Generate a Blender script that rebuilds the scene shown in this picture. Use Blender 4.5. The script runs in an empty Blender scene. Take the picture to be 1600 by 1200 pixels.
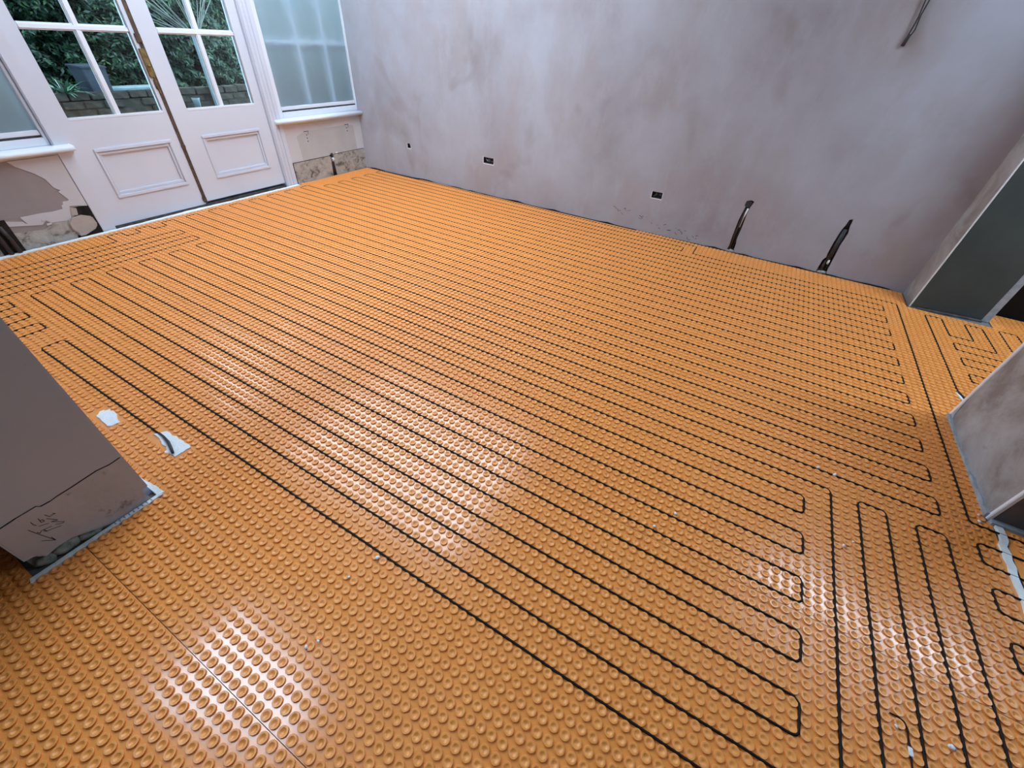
import bpy, bmesh, math, random
import numpy as np
from mathutils import Vector, Matrix

random.seed(7)
rng = np.random.default_rng(11)
SC = bpy.context.scene
COL = SC.collection

# ------------------------------------------------------------------ camera, world, exposure
F_PX, YAW, PITCH, ROLL = 638.28, -0.476183, 0.706144, -0.074657
CAM = np.array([-0.56793, -0.37370, 1.26169])
_f = np.array([math.cos(PITCH) * math.sin(YAW), math.cos(PITCH) * math.cos(YAW), -math.sin(PITCH)])
_r = np.cross(_f, [0, 0, 1.0]); _r /= np.linalg.norm(_r)
_d = np.cross(_f, _r)
CR = math.cos(ROLL) * _r + math.sin(ROLL) * _d
CD = -math.sin(ROLL) * _r + math.cos(ROLL) * _d
cam_data = bpy.data.cameras.new('camera')
cam_data.sensor_width = 36.0
cam_data.lens = F_PX / 1600.0 * 36.0
cam_data.clip_start = 0.02
cam_data.clip_end = 100
cam = bpy.data.objects.new('camera', cam_data)
COL.objects.link(cam)
cam.matrix_world = Matrix(((CR[0], -CD[0], -_f[0], CAM[0]),
                           (CR[1], -CD[1], -_f[1], CAM[1]),
                           (CR[2], -CD[2], -_f[2], CAM[2]),
                           (0, 0, 0, 1)))
SC.camera = cam

SKY_STRENGTH = 7.5          # overcast sky
ROOF_STRENGTH = 7.4         # unseen opal rooflight, added to light the room
STUB_GLOW_STRENGTH = 9.0   # glowing panel added above the wall stub
BATTEN_STRENGTH = 30.0  # unseen panel light, added for the floor reflection at right
world = bpy.data.worlds.new('overcast')
SC.world = world
world.use_nodes = True
world.node_tree.nodes['Background'].inputs[0].default_value = (0.66, 0.85, 1.0, 1)
world.node_tree.nodes['Background'].inputs[1].default_value = SKY_STRENGTH
vs = SC.view_settings
vs.view_transform = 'Standard'
vs.look = 'None'
vs.exposure = 0.28
vs.gamma = 1.0
vs.use_curve_mapping = False


# ------------------------------------------------------------------ materials
def ramp(nt, src, stops):
    n = nt.nodes.new('ShaderNodeValToRGB')
    cr = n.color_ramp
    while len(cr.elements) < len(stops):
        cr.elements.new(0.5)
    for e, (p, c) in zip(cr.elements, stops):
        e.position = p
        e.color = (*c, 1) if len(c) == 3 else c
    nt.links.new(src, n.inputs[0])
    return n.outputs[0]


def noise(nt, scale, detail=4, rough=0.55, stretch=None, dist=0.0, coord='Object'):
    tc = nt.nodes.new('ShaderNodeTexCoord')
    out = tc.outputs[coord]
    if stretch:
        mp = nt.nodes.new('ShaderNodeMapping')
        mp.inputs['Scale'].default_value = stretch
        nt.links.new(out, mp.inputs[0])
        out = mp.outputs[0]
    n = nt.nodes.new('ShaderNodeTexNoise')
    n.inputs['Scale'].default_value = scale
    n.inputs['Detail'].default_value = detail
    n.inputs['Roughness'].default_value = rough
    n.inputs['Distortion'].default_value = dist
    nt.links.new(out, n.inputs['Vector'])
    return n.outputs['Fac']


def mixc(nt, fac, a, b, mode='MIX'):
    m = nt.nodes.new('ShaderNodeMix')
    m.data_type = 'RGBA'
    m.blend_type = mode
    for inp, v in ((m.inputs[0], fac), (m.inputs[6], a), (m.inputs[7], b)):
        if isinstance(v, (int, float)):
            inp.default_value = v
        elif isinstance(v, tuple):
            inp.default_value = (*v, 1) if len(v) == 3 else v
        else:
            nt.links.new(v, inp)
    return m.outputs[2]


def base_mat(name, rough=0.6, spec=0.5, metallic=0.0):
    m = bpy.data.materials.new(name)
    m.use_nodes = True
    b = m.node_tree.nodes['Principled BSDF']
    b.inputs['Roughness'].default_value = rough
    b.inputs['Specular IOR Level'].default_value = spec
    b.inputs['Metallic'].default_value = metallic
    return m, m.node_tree, b


def bump(nt, b, h, strength=0.2, dist=0.004):
    n = nt.nodes.new('ShaderNodeBump')
    n.inputs['Strength'].default_value = strength
    n.inputs['Distance'].default_value = dist
    nt.links.new(h, n.inputs['Height'])
    nt.links.new(n.outputs[0], b.inputs['Normal'])


def simple(name, c1, c2=None, rough=0.6, spec=0.4, scale=8, metallic=0.0, bmp=0.0, detail=4):
    m, nt, b = base_mat(name, rough, spec, metallic)
    c2 = c2 or tuple(v * 0.85 for v in c1)
    f = noise(nt, scale, detail)
    nt.links.new(ramp(nt, f, [(0.35, c1), (0.65, c2)]), b.inputs['Base Color'])
    if bmp:
        bump(nt, b, noise(nt, scale * 5, 4), bmp)
    return m


M = {}


def make_materials():
    # orange polyethylene of the heating mat: glossy flat film, duller moulded studs
    def orange(name, r0, r1, spec, relief):
        m, nt, b = base_mat(name, 0.3, spec)
        tc = nt.nodes.new('ShaderNodeTexCoord')
        geo = nt.nodes.new('ShaderNodeNewGeometry')
        sn = nt.nodes.new('ShaderNodeVectorMath'); sn.operation = 'SNAP'
        sn.inputs[1].default_value = (0.03, 0.03, 10)
        nt.links.new(geo.outputs['Position'], sn.inputs[0])
        wn = nt.nodes.new('ShaderNodeTexWhiteNoise')
        nt.links.new(sn.outputs[0], wn.inputs[0])
        col = mixc(nt, wn.outputs['Value'], (0.92, 0.375, 0.085), (0.85, 0.328, 0.070))

        def gn(scale, detail, rough=0.55):
            n = nt.nodes.new('ShaderNodeTexNoise')
            n.inputs['Scale'].default_value = scale; n.inputs['Detail'].default_value = detail; n.inputs['Roughness'].default_value = rough
            nt.links.new(geo.outputs['Position'], n.inputs['Vector'])
            return n.outputs['Fac']
        col = mixc(nt, gn(1.1, 3), col, (0.85, 0.33, 0.08))
        dust = ramp(nt, gn(5, 6, 0.7), [(0.60, (0, 0, 0)), (0.82, (0.2, 0.2, 0.2))])
        col = mixc(nt, dust, col, (0.66, 0.48, 0.36))
        nt.links.new(col, b.inputs['Base Color'])
        nt.links.new(ramp(nt, gn(9, 4), [(0.3, (r0,) * 3), (0.7, (r1,) * 3)]), b.inputs['Roughness'])
        if relief:
            bump(nt, b, gn(70, 4, 0.6), relief, 0.002)
        return m
    M['orange'] = orange('orange_film', 0.13, 0.21, 1.0, 0.03)
    M['orange_stud'] = orange('orange_stud', 0.28, 0.40, 0.55, 0.0)

    # raw gypsum plaster, pink-grey with grey and brown blotches
    m, nt, b = base_mat('raw_plaster', 0.78, 0.25)
    c = ramp(nt, noise(nt, 1.3, 6, 0.6), [(0.30, (0.325, 0.308, 0.34)), (0.48, (0.395, 0.40, 0.455)), (0.70, (0.45, 0.475, 0.55))])
    pink = ramp(nt, noise(nt, 2.1, 5, 0.6, (1, 1, 0.6)), [(0.48, (0, 0, 0)), (0.68, (0.85, 0.85, 0.85))])
    c = mixc(nt, pink, c, (0.375, 0.345, 0.36))
    streak = ramp(nt, noise(nt, 4, 6, 0.7, (1.6, 1.6, 0.6)), [(0.52, (0, 0, 0)), (0.74, (0.42, 0.42, 0.42))])
    c = mixc(nt, streak, c, (0.48, 0.505, 0.575))
    stain = ramp(nt, noise(nt, 1.7, 3, 0.5, (1.3, 1.3, 0.8), 0.6), [(0.60, (0, 0, 0)), (0.76, (0.7, 0.7, 0.7))])
    c = mixc(nt, stain, c, (0.25, 0.22, 0.205))
    nt.links.new(c, b.inputs['Base Color'])
    bump(nt, b, noise(nt, 14, 6, 0.6, (1, 1, 0.6)), 0.22, 0.006)
    M['plaster'] = m

    # darker plaster of the wall stub
    m, nt, b = base_mat('grey_plaster', 0.8, 0.2)
    c = ramp(nt, noise(nt, 2.2, 5), [(0.3, (0.41, 0.47, 0.57)), (0.7, (0.47, 0.53, 0.635))])
    sp = ramp(nt, noise(nt, 16, 5, 0.65), [(0.68, (0, 0, 0)), (0.76, (0.6, 0.6, 0.6))])
    c = mixc(nt, sp, c, (0.24, 0.25, 0.27))
    nt.links.new(c, b.inputs['Base Color'])
    bump(nt, b, noise(nt, 20, 5), 0.2, 0.004)
    M['grey_plaster'] = m

    m, nt, b = base_mat('old_plaster', 0.85, 0.2)
    c = ramp(nt, noise(nt, 6, 6, 0.6), [(0.3, (0.42, 0.445, 0.48)), (0.7, (0.51, 0.55, 0.62))])
    sp = ramp(nt, noise(nt, 9, 6, 0.7), [(0.62, (0, 0, 0)), (0.72, (0.9, 0.9, 0.9))])
    c = mixc(nt, sp, c, (0.15, 0.125, 0.11))
    nt.links.new(c, b.inputs['Base Color'])
    bump(nt, b, noise(nt, 30, 6), 0.4, 0.006)
    M['old_plaster'] = m

    # grimy exposed plaster under the windows
    m, nt, b = base_mat('grimy_plaster', 0.9, 0.1)
    c = ramp(nt, noise(nt, 11, 8, 0.72, (1, 1, 1.4), 0.8), [(0.36, (0.10, 0.09, 0.08)), (0.47, (0.36, 0.34, 0.31)), (0.7, (0.52, 0.50, 0.46))])
    nt.links.new(c, b.inputs['Base Color'])
    bump(nt, b, noise(nt, 40, 6), 0.5, 0.006)
    M['grimy'] = m

    m, nt, b = base_mat('stained_plaster', 0.85, 0.2)
    c = ramp(nt, noise(nt, 3.2, 6, 0.65, None, 0.5), [(0.40, (0.25, 0.215, 0.195)), (0.52, (0.36, 0.33, 0.32)), (0.68, (0.45, 0.44, 0.44))])
    sp = ramp(nt, noise(nt, 26, 6, 0.7), [(0.6, (0, 0, 0)), (0.75, (0.5, 0.5, 0.5))])
    c = mixc(nt, sp, c, (0.25, 0.21, 0.18))
    nt.links.new(c, b.inputs['Base Color'])
    bump(nt, b, noise(nt, 24, 6), 0.3, 0.004)
    M['stained'] = m

    m, nt, b = base_mat('mortar_lumps', 0.9, 0.2)
    c = ramp(nt, noise(nt, 22, 6, 0.7), [(0.35, (0.16, 0.20, 0.19)), (0.55, (0.36, 0.40, 0.36)), (0.7, (0.50, 0.54, 0.52))])
    nt.links.new(c, b.inputs['Base Color'])
    bump(nt, b, noise(nt, 60, 5), 0.6, 0.005)
    M['mortar'] = m

    M['white_paint'] = simple('white_paint', (0.76, 0.81, 0.88), (0.72, 0.77, 0.85), 0.42, 0.4, 3)
    M['door_paint'] = simple('door_paint', (0.64, 0.675, 0.76), (0.61, 0.645, 0.735), 0.45, 0.4, 2.5)
    M['cream_paint'] = simple('cream_paint', (0.60, 0.60, 0.63), (0.54, 0.54, 0.57), 0.6, 0.3, 4, bmp=0.1)
    M['mauve_plaster'] = simple('mauve_plaster', (0.33, 0.29, 0.29), (0.29, 0.26, 0.26), 0.85, 0.2, 5, bmp=0.15)
    M['pale_patch'] = simple('pale_patch', (0.50, 0.50, 0.50), (0.45, 0.45, 0.455), 0.7, 0.25, 6, bmp=0.1)
    M['green_board'] = simple('green_board', (0.072, 0.088, 0.083), (0.06, 0.072, 0.07), 0.75, 0.2, 4)
    M['bead'] = simple('bead_white', (0.86, 0.88, 0.92), (0.78, 0.80, 0.84), 0.45, 0.4, 12)
    M['filler'] = simple('white_filler', (0.88, 0.93, 0.95), (0.78, 0.84, 0.87), 0.6, 0.35, 30, bmp=0.3)
    M['foam'] = simple('grey_foam', (0.42, 0.47, 0.52), (0.30, 0.34, 0.38), 0.8, 0.2, 30, bmp=0.3)
    M['concrete'] = simple('concrete', (0.22, 0.22, 0.22), (0.13, 0.13, 0.13), 0.9, 0.2, 12, bmp=0.3)
    M['cable'] = simple('black_cable', (0.012, 0.008, 0.008), (0.02, 0.013, 0.011), 0.6, 0.15, 40)
    M['blue_cable'] = simple('cold_lead', (0.02, 0.035, 0.05), (0.015, 0.02, 0.03), 0.4, 0.4, 40)
    M['metal_dark'] = simple('dark_box_metal', (0.06, 0.06, 0.065), (0.03, 0.03, 0.033), 0.6, 0.3, 40)
    M['void'] = simple('dark_cavity', (0.018, 0.015, 0.014), (0.032, 0.027, 0.025), 0.95, 0.1, 25, bmp=0.4)
    M['conduit'] = simple('brown_conduit', (0.055, 0.036, 0.034), (0.034, 0.024, 0.023), 0.55, 0.3, 30)
    M['brass'] = simple('old_brass', (0.42, 0.33, 0.14), (0.24, 0.17, 0.07), 0.38, 0.5, 30, metallic=0.75)
    M['rust'] = simple('tarnished_edge', (0.065, 0.042, 0.028), (0.12, 0.085, 0.06), 0.6, 0.3, 40, bmp=0.3)
    M['lump'] = simple('plaster_lump', (0.46, 0.41, 0.37), (0.40, 0.36, 0.32), 0.85, 0.2, 14, bmp=0.3)
    M['ink'] = simple('marker_ink', (0.02, 0.02, 0.022), None, 0.7, 0.2)
    M['slate'] = simple('planter_slate', (0.035, 0.043, 0.06), (0.025, 0.03, 0.045), 0.5, 0.4, 10)
    M['post'] = simple('pale_post', (0.20, 0.26, 0.29), (0.16, 0.21, 0.24), 0.6, 0.3, 10)
    M['twig'] = simple('bare_twig', (0.20, 0.21, 0.20), (0.13, 0.14, 0.13), 0.8, 0.2, 15)
    M['soil'] = simple('garden_soil', (0.05, 0.047, 0.04), (0.03, 0.03, 0.025), 0.95, 0.1, 6)
    M['brick'] = simple('weathered_brick', (0.075, 0.062, 0.052), (0.035, 0.033, 0.03), 0.9, 0.15, 14, bmp=0.5)
    M['ceiling'] = simple('ceiling_board', (0.34, 0.34, 0.36), None, 0.8, 0.2, 2)
    M['hall_dark'] = simple('hall_dark', (0.012, 0.010, 0.010), None, 0.7, 0.15, 3)  # near-black in place of the hall's lack of light
    M['dark_board'] = simple('dark_board', (0.15, 0.14, 0.145), (0.11, 0.10, 0.105), 0.85, 0.15, 12)
    M['foot_gap'] = simple('foot_gap', (0.13, 0.125, 0.125), (0.07, 0.065, 0.065), 0.9, 0.1, 20)
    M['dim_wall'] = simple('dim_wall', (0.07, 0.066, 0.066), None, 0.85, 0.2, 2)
    M['yellow_body'] = simple('worklight_body', (0.55, 0.38, 0.03), (0.5, 0.33, 0.03), 0.5, 0.4, 10)

    # leaves
    def leafmat(name, stops):
        m, nt, b = base_mat(name, 0.45, 0.4)
        g = nt.nodes.new('ShaderNodeNewGeometry')
        c = ramp(nt, g.outputs['Random Per Island'], stops)
        nt.links.new(c, b.inputs['Base Color'])
        return m
    M['hedge'] = leafmat('hedge_leaf', [(0.0, (0.004, 0.016, 0.010)), (0.5, (0.009, 0.034, 0.019)), (0.85, (0.022, 0.065, 0.030)), (1.0, (0.06, 0.125, 0.045))])
    M['blade'] = leafmat('blade_leaf', [(0.0, (0.03, 0.09, 0.05)), (0.6, (0.07, 0.16, 0.10)), (1.0, (0.30, 0.38, 0.34))])
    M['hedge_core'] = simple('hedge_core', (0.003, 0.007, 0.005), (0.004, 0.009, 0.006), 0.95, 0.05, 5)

    # window glass: thin pane
    m = bpy.data.materials.new('pane_glass')
    m.use_nodes = True
    nt = m.node_tree
    nt.nodes.clear()
    o = nt.nodes.new('ShaderNodeOutputMaterial')
    tr = nt.nodes.new('ShaderNodeBsdfTransparent'); tr.inputs[0].default_value = (0.90, 0.97, 0.97, 1)
    gl = nt.nodes.new('ShaderNodeBsdfGlossy'); gl.inputs['Roughness'].default_value = 0.02
    fr = nt.nodes.new('ShaderNodeFresnel'); fr.inputs[0].default_value = 1.45
    mx = nt.nodes.new('ShaderNodeMixShader')
    nt.links.new(fr.outputs[0], mx.inputs[0]); nt.links.new(tr.outputs[0], mx.inputs[1]); nt.links.new(gl.outputs[0], mx.inputs[2])
    nt.links.new(mx.outputs[0], o.inputs[0])
    M['glass'] = m

    # translucent sheet hanging in the side windows
    m = bpy.data.materials.new('blind_fabric')
    m.use_nodes = True
    nt = m.node_tree
    nt.nodes.clear()
    o = nt.nodes.new('ShaderNodeOutputMaterial')
    di = nt.nodes.new('ShaderNodeBsdfDiffuse'); di.inputs[0].default_value = (0.55, 0.64, 0.72, 1)
    tl = nt.nodes.new('ShaderNodeBsdfTranslucent')
    tcol = ramp(nt, noise(nt, 3, 3), [(0.3, (0.74, 0.87, 0.95)), (0.7, (0.82, 0.93, 0.99))])
    nt.links.new(tcol, tl.inputs[0])
    mx = nt.nodes.new('ShaderNodeMixShader'); mx.inputs[0].default_value = 0.8
    nt.links.new(di.outputs[0], mx.inputs[1]); nt.links.new(tl.outputs[0], mx.inputs[2])
    nt.links.new(mx.outputs[0], o.inputs[0])
    M['blind'] = m

    def emit(name, col, s):
        m = bpy.data.materials.new(name)
        m.use_nodes = True
        nt = m.node_tree
        nt.nodes.clear()
        o = nt.nodes.new('ShaderNodeOutputMaterial')
        e = nt.nodes.new('ShaderNodeEmission')
        e.inputs[0].default_value = (*col, 1); e.inputs[1].default_value = s
        nt.links.new(e.outputs[0], o.inputs[0])
        return m
    M['roof_glow'] = emit('added_roof_glow', (0.74, 0.87, 1.0), ROOF_STRENGTH)
    M['stub_glow'] = emit('added_stub_glow', (0.64, 0.81, 1.0), STUB_GLOW_STRENGTH)
    M['led'] = emit('led_white', (0.66, 0.83, 1.0), BATTEN_STRENGTH)


make_materials()


# ------------------------------------------------------------------ mesh helpers
class MB:
    def __init__(s):
        s.v = []
        s.f = []

    def add(s, vs_, fs_):
        k = len(s.v)
        s.v += [tuple(map(float, p)) for p in vs_]
        s.f += [tuple(i + k for i in f) for f in fs_]
        return s

    def box(s, x0, x1, y0, y1, z0, z1):
        x0, x1 = min(x0, x1), max(x0, x1); y0, y1 = min(y0, y1), max(y0, y1); z0, z1 = min(z0, z1), max(z0, z1)
        return s.add([(x0, y0, z0), (x1, y0, z0), (x1, y1, z0), (x0, y1, z0), (x0, y0, z1), (x1, y0, z1), (x1, y1, z1), (x0, y1, z1)],
                     [(3, 2, 1, 0), (4, 5, 6, 7), (0, 1, 5, 4), (1, 2, 6, 5), (2, 3, 7, 6), (3, 0, 4, 7)])

    def prism(s, pts, axis_fn, d0, d1):
        """pts: 2-D outline (counter-clockwise seen from +depth); axis_fn(a, b, depth) -> xyz"""
        n = len(pts)
        vs_ = [axis_fn(a, b, d0) for a, b in pts] + [axis_fn(a, b, d1) for a, b in pts]
        fs_ = [tuple(range(n - 1, -1, -1)), tuple(range(n, 2 * n))]
        fs_ += [(i, (i + 1) % n, n + (i + 1) % n, n + i) for i in range(n)]
        return s.add(vs_, fs_)

    def tube(s, pts, r, seg=6, caps=True):
        pts = [np.array(p, float) for p in pts]
        n = len(pts)
        rr = r if hasattr(r, '__len__') else [r] * n
        rings = []
        prev = None
        for k in range(n):
            t = pts[min(k + 1, n - 1)] - pts[max(k - 1, 0)]
            t /= (np.linalg.norm(t) + 1e-12)
            if prev is None:
                a = np.array([0, 0, 1.0]) if abs(t[2]) < 0.9 else np.array([1.0, 0, 0])
                u = np.cross(t, a)
            else:
                u = prev - t * np.dot(prev, t)
            u /= (np.linalg.norm(u) + 1e-12)
            prev = u
            w = np.cross(t, u)
            rings.append([pts[k] + rr[k] * (math.cos(q) * u + math.sin(q) * w) for q in [2 * math.pi * i / seg for i in range(seg)]])
        vs_ = [p for R in rings for p in R]
        fs_ = []
        for k in range(n - 1):
            for i in range(seg):
                j = (i + 1) % seg
                fs_.append((k * seg + i, k * seg + j, (k + 1) * seg + j, (k + 1) * seg + i))
        if caps:
            fs_.append(tuple(range(seg - 1, -1, -1)))
            fs_.append(tuple((n - 1) * seg + i for i in range(seg)))
        return s.add(vs_, fs_)

    def build(s, name, mat, parent=None, smooth=False, bevel=0.0, loc=None, fix=True):
        me = bpy.data.meshes.new(name)
        me.from_pydata(s.v, [], s.f)
        if bevel or fix:
            bm = bmesh.new(); bm.from_mesh(me)
            if fix:
                bmesh.ops.recalc_face_normals(bm, faces=bm.faces)
            if bevel:
                bmesh.ops.bevel(bm, geom=[e for e in bm.edges if len(e.link_faces) == 2 and e.calc_face_angle(0) > 0.6], offset=bevel, segments=2, affect='EDGES', clamp_overlap=True)
            bm.to_mesh(me); bm.free()
        return link(name, me, mat, parent, smooth, loc)


def link(name, me, mat, parent=None, smooth=False, loc=None):
    if mat is not None:
        me.materials.append(M[mat] if isinstance(mat, str) else mat)
    if smooth:
        me.polygons.foreach_set('use_smooth', [True] * len(me.polygons))
    o = bpy.data.objects.new(name, me)
    COL.objects.link(o)
    if loc is not None:
        o.location = loc
    if parent is not None:
        o.parent = parent
    return o


def empty(name, loc=(0, 0, 0)):
    o = bpy.data.objects.new(name, None)
    o.empty_display_size = 0.05
    COL.objects.link(o)
    o.location = loc
    return o


def tag(o, label, cat, group=None):
    o['label'] = label
    o['category'] = cat
    if group:
        o['group'] = group
    return o


def struct(o):
    o['kind'] = 'structure'
    return o


def bool_cut(o, cutter):
    """subtract the cutter for good and drop it"""
    md = o.modifiers.new('cut', 'BOOLEAN')
    md.operation = 'DIFFERENCE'; md.solver = 'EXACT'; md.object = cutter
    dg = bpy.context.evaluated_depsgraph_get()
    me = bpy.data.meshes.new_from_object(o.evaluated_get(dg))
    o.modifiers.clear()
    o.data = me
    bpy.data.objects.remove(cutter, do_unlink=True)
    return o


def project(p):
    q = np.asarray(p, float) - CAM
    z = q @ _f
    return 800 + F_PX * (q @ CR) / z, 600 + F_PX * (q @ CD) / z, z


# ------------------------------------------------------------------ room data
XD = -4.585                       # face of the door wall
YC = 3.351


def yw(x):                        # face of the plastered wall
    return YC + 0.01229 * (x - XD)


CEIL = 2.60
PITCH_S = 0.03
NIBX, NIBY0, NIBY1 = -1.964, -0.553, -0.244
PX = 0.605                        # right pier face
SEAMS = [-0.45, 0.51, 1.50, 2.46]


def curl(x, y):
    z = 0.0
    for k, s_ in enumerate(SEAMS):
        z = z + (0.0012, 0.0045, 0.004, 0.004)[k] * np.exp(-np.abs(y - s_) / 0.05) * (0.65 + 0.35 * np.sin(2.1 * x + 1.3 * k))
    return z


# ------------------------------------------------------------------ shell
def build_shell():
    struct(MB().box(-4.75, 3.2, -2.8, 4.2, -0.12, -0.006).build('floor', 'concrete'))
    # plastered wall with socket holes and two chases
    w = MB()
    n = 14
    xs = np.linspace(-4.75, 0.625, n)
    w.prism([(-4.75, yw(-4.75)), (0.625, yw(0.625)), (0.625, yw(0) + 0.26), (-4.75, yw(0) + 0.26)], lambda a, b, d: (a, b, d), -0.01, CEIL)
    wall = w.build('wall_back', 'plaster')
    c = MB()

    def wp(s_, dep, z):           # s along wall from the corner, depth behind the face
        x = XD + s_
        return (x, yw(x) + dep, z)
    for (s0, s1, z0, z1) in SOCKETS:
        c.prism([(s0, z0), (s1, z0), (s1, z1), (s0, z1)], lambda a, b, d: wp(a, d, b), -0.05, 0.045)
    for prof in CHASES:
        c.prism(prof, lambda a, b, d: wp(a, d, b), -0.05, 0.042)
    bool_cut(wall, c.build('cutter', None))
    # thin saw-tooth gap along the foot of the wall
    c = MB()
    pts = []
    for k in range(66):
        s_ = 0.05 + k * 0.078
        pts.append((s_, 0.003 + 0.013 * random.random() * (1 if random.random() < 0.45 else 0.2)))
    c.prism([(0.05, -0.05), (5.13, -0.05)] + pts[::-1], lambda a, b, d: wp(a, d, b), -0.05, 0.02)
    cut = c.build('cutter', None)
    bool_cut(wall, cut)
    struct(wall)
    for prof in CHASES:
        cx = [p[0] for p in prof]; cz = [p[1] for p in prof]
        MB().prism([(min(cx) - 0.02, -0.01), (max(cx) + 0.02, -0.01), (max(cx) + 0.02, max(cz) + 0.02), (min(cx) - 0.02, max(cz) + 0.02)],
                   lambda a, b, d: wp(a, d, b), 0.036, 0.041).build('chase_lining', 'void', wall)
    MB().prism([(0.02, -0.01), (5.16, -0.01), (5.16, 0.03), (0.02, 0.03)], lambda a, b, d: wp(a, d, b), 0.016, 0.019).build('foot_gap', 'foot_gap', wall)
    rs = random.Random(5)
    for k in range(34):
        s_ = rs.uniform(2.95, 3.72)
        z_ = 0.155 - 0.115 * (s_ - 2.95) / 0.77 + rs.uniform(-0.03, 0.03)
        L = rs.uniform(0.004, 0.018); a_ = rs.uniform(-0.9, 0.5); h = rs.uniform(0.0012, 0.003)
        q = [(-L, -h), (L, -h * 0.4), (L * 0.8, h), (-L * 0.6, h * 0.7)]
        q = [(s_ + x * math.cos(a_) - y * math.sin(a_), z_ + x * math.sin(a_) + y * math.cos(a_)) for x, y in q]
        MB().prism(q, lambda a, b, d: wp(a, d, b), -0.0006, 0.001).build('scuff_mark', 'foot_gap', wall)
    # short return beyond the plastered wall and the green-boarded reveal
    rv = MB()
    rv.prism([(0.617, 3.178), (1.024, 3.236), (1.024, 3.75), (0.617, 3.75)], lambda a, b, d: (a, b, d), -0.01, CEIL)
    reveal = struct(rv.build('wall_reveal', 'stained'))
    MB().prism([(0.623, 3.1752), (1.020, 3.2316), (1.020, 3.238), (0.623, 3.182)], lambda a, b, d: (a, b, d), 0.012, CEIL - 0.01).build('green_board', 'green_board', reveal)
    # corner beads of the reveal
    MB().prism([(0.6145, 3.174), (0.621, 3.1745), (0.621, 3.182), (0.6145, 3.182)], lambda a, b, d: (a, b, d), 0.0, CEIL).build('corner_bead', 'bead', reveal)
    MB().prism([(1.018, 3.229), (1.058, 3.235), (1.058, 3.262), (1.018, 3.256)], lambda a, b, d: (a, b, d), 0.0, CEIL).build('corner_bead', 'foam', reveal)
    MB().prism([(0.66, 3.165), (1.02, 3.216), (1.02, 3.235), (0.66, 3.181)], lambda a, b, d: (a, b, d), -0.005, 0.006).build('foot_gap', 'foot_gap', reveal)

    # wall stub on the left
    nb = MB()
    nb.prism([(NIBY0, -0.01), (NIBY1, -0.01), (NIBY1, 0.78), (NIBY0, 0.78)], lambda a, b, d: (d, a, b), -4.75, NIBX)
    nib = nb.build('wall_near', 'grey_plaster')
    ct = MB()
    ct.prism([(-0.60, -0.05), (-0.33, -0.05), (-0.335, 0.001), (-0.372, 0.007), (-0.413, 0.026), (-0.455, 0.046), (-0.487, 0.047), (-0.517, 0.040), (-0.532, 0.062), (-0.60, 0.075)],
             lambda a, b, d: (d, a, b), NIBX - 0.035, NIBX + 0.05)
    ct.prism([(-0.262, 0.055), (-0.20, 0.06), (-0.20, -0.05), (-0.254, -0.05), (-0.262, 0.02)], lambda a, b, d: (d, a, b), NIBX - 0.03, NIBX + 0.05)
    bool_cut(nib, ct.build('cutter', None))
    struct(nib)
    # lower strip of old plaster with a ragged upper edge, proud of the grey coat above
    edge = [(-0.548, 0.200), (-0.527, 0.201), (-0.493, 0.205), (-0.451, 0.206), (-0.445, 0.198), (-0.426, 0.197), (-0.407, 0.200), (-0.372, 0.202), (-0.311, 0.208), (-0.281, 0.204), (-0.249, 0.207)]
    low = [(-0.249, 0.056), (-0.262, 0.056), (-0.27, 0.02), (-0.31, 0.016), (-0.345, 0.012), (-0.372, 0.016), (-0.413, 0.034), (-0.455, 0.053), (-0.487, 0.055), (-0.517, 0.048), (-0.532, 0.07), (-0.548, 0.078)]
    up = [(a, b) for a, b in edge]
    MB().prism(low[::-1] + up[::-1], lambda a, b, d: (d, a, b), NIBX - 0.002, NIBX + 0.0015).build('plaster_strip', 'old_plaster', nib)
    # dark crack along the edge
    cr = MB()
    for (a, b), (a2, b2) in zip(edge[:-1], edge[1:]):
        h = 0.0024 + 0.002 * random.random()
        cr.prism([(a, b - h * 0.3), (a2, b2 - h * 0.3), (a2, b2 + h), (a, b + h)], lambda p, q, d: (d, p, q), NIBX - 0.001, NIBX + 0.0006)
    cr.build('plaster_crack', 'void', nib)
    # upper coat lipping over the crack
    lip = [(a, b + 0.005) for a, b in edge]
    MB().prism(lip + [(-0.246, 0.775), (-0.551, 0.775)], lambda a, b, d: (d, a, b), NIBX - 0.001, NIBX + 0.0022).build('plaster_coat', 'grey_plaster', nib)
    # mortar lumps in the broken foot
    for (y0, y1, z1, x) in ((-0.545, -0.50, 0.030, 0.012), (-0.505, -0.445, 0.036, 0.016), (-0.448, -0.392, 0.026, 0.02), (-0.402, -0.345, 0.014, 0.014)):
        blob('mortar_lump', (NIBX - 0.018, (y0 + y1) / 2, z1 / 2 - 0.002), (x, (y1 - y0) / 2 + 0.004, z1 / 2 + 0.004), 'mortar', nib, 5)
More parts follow.
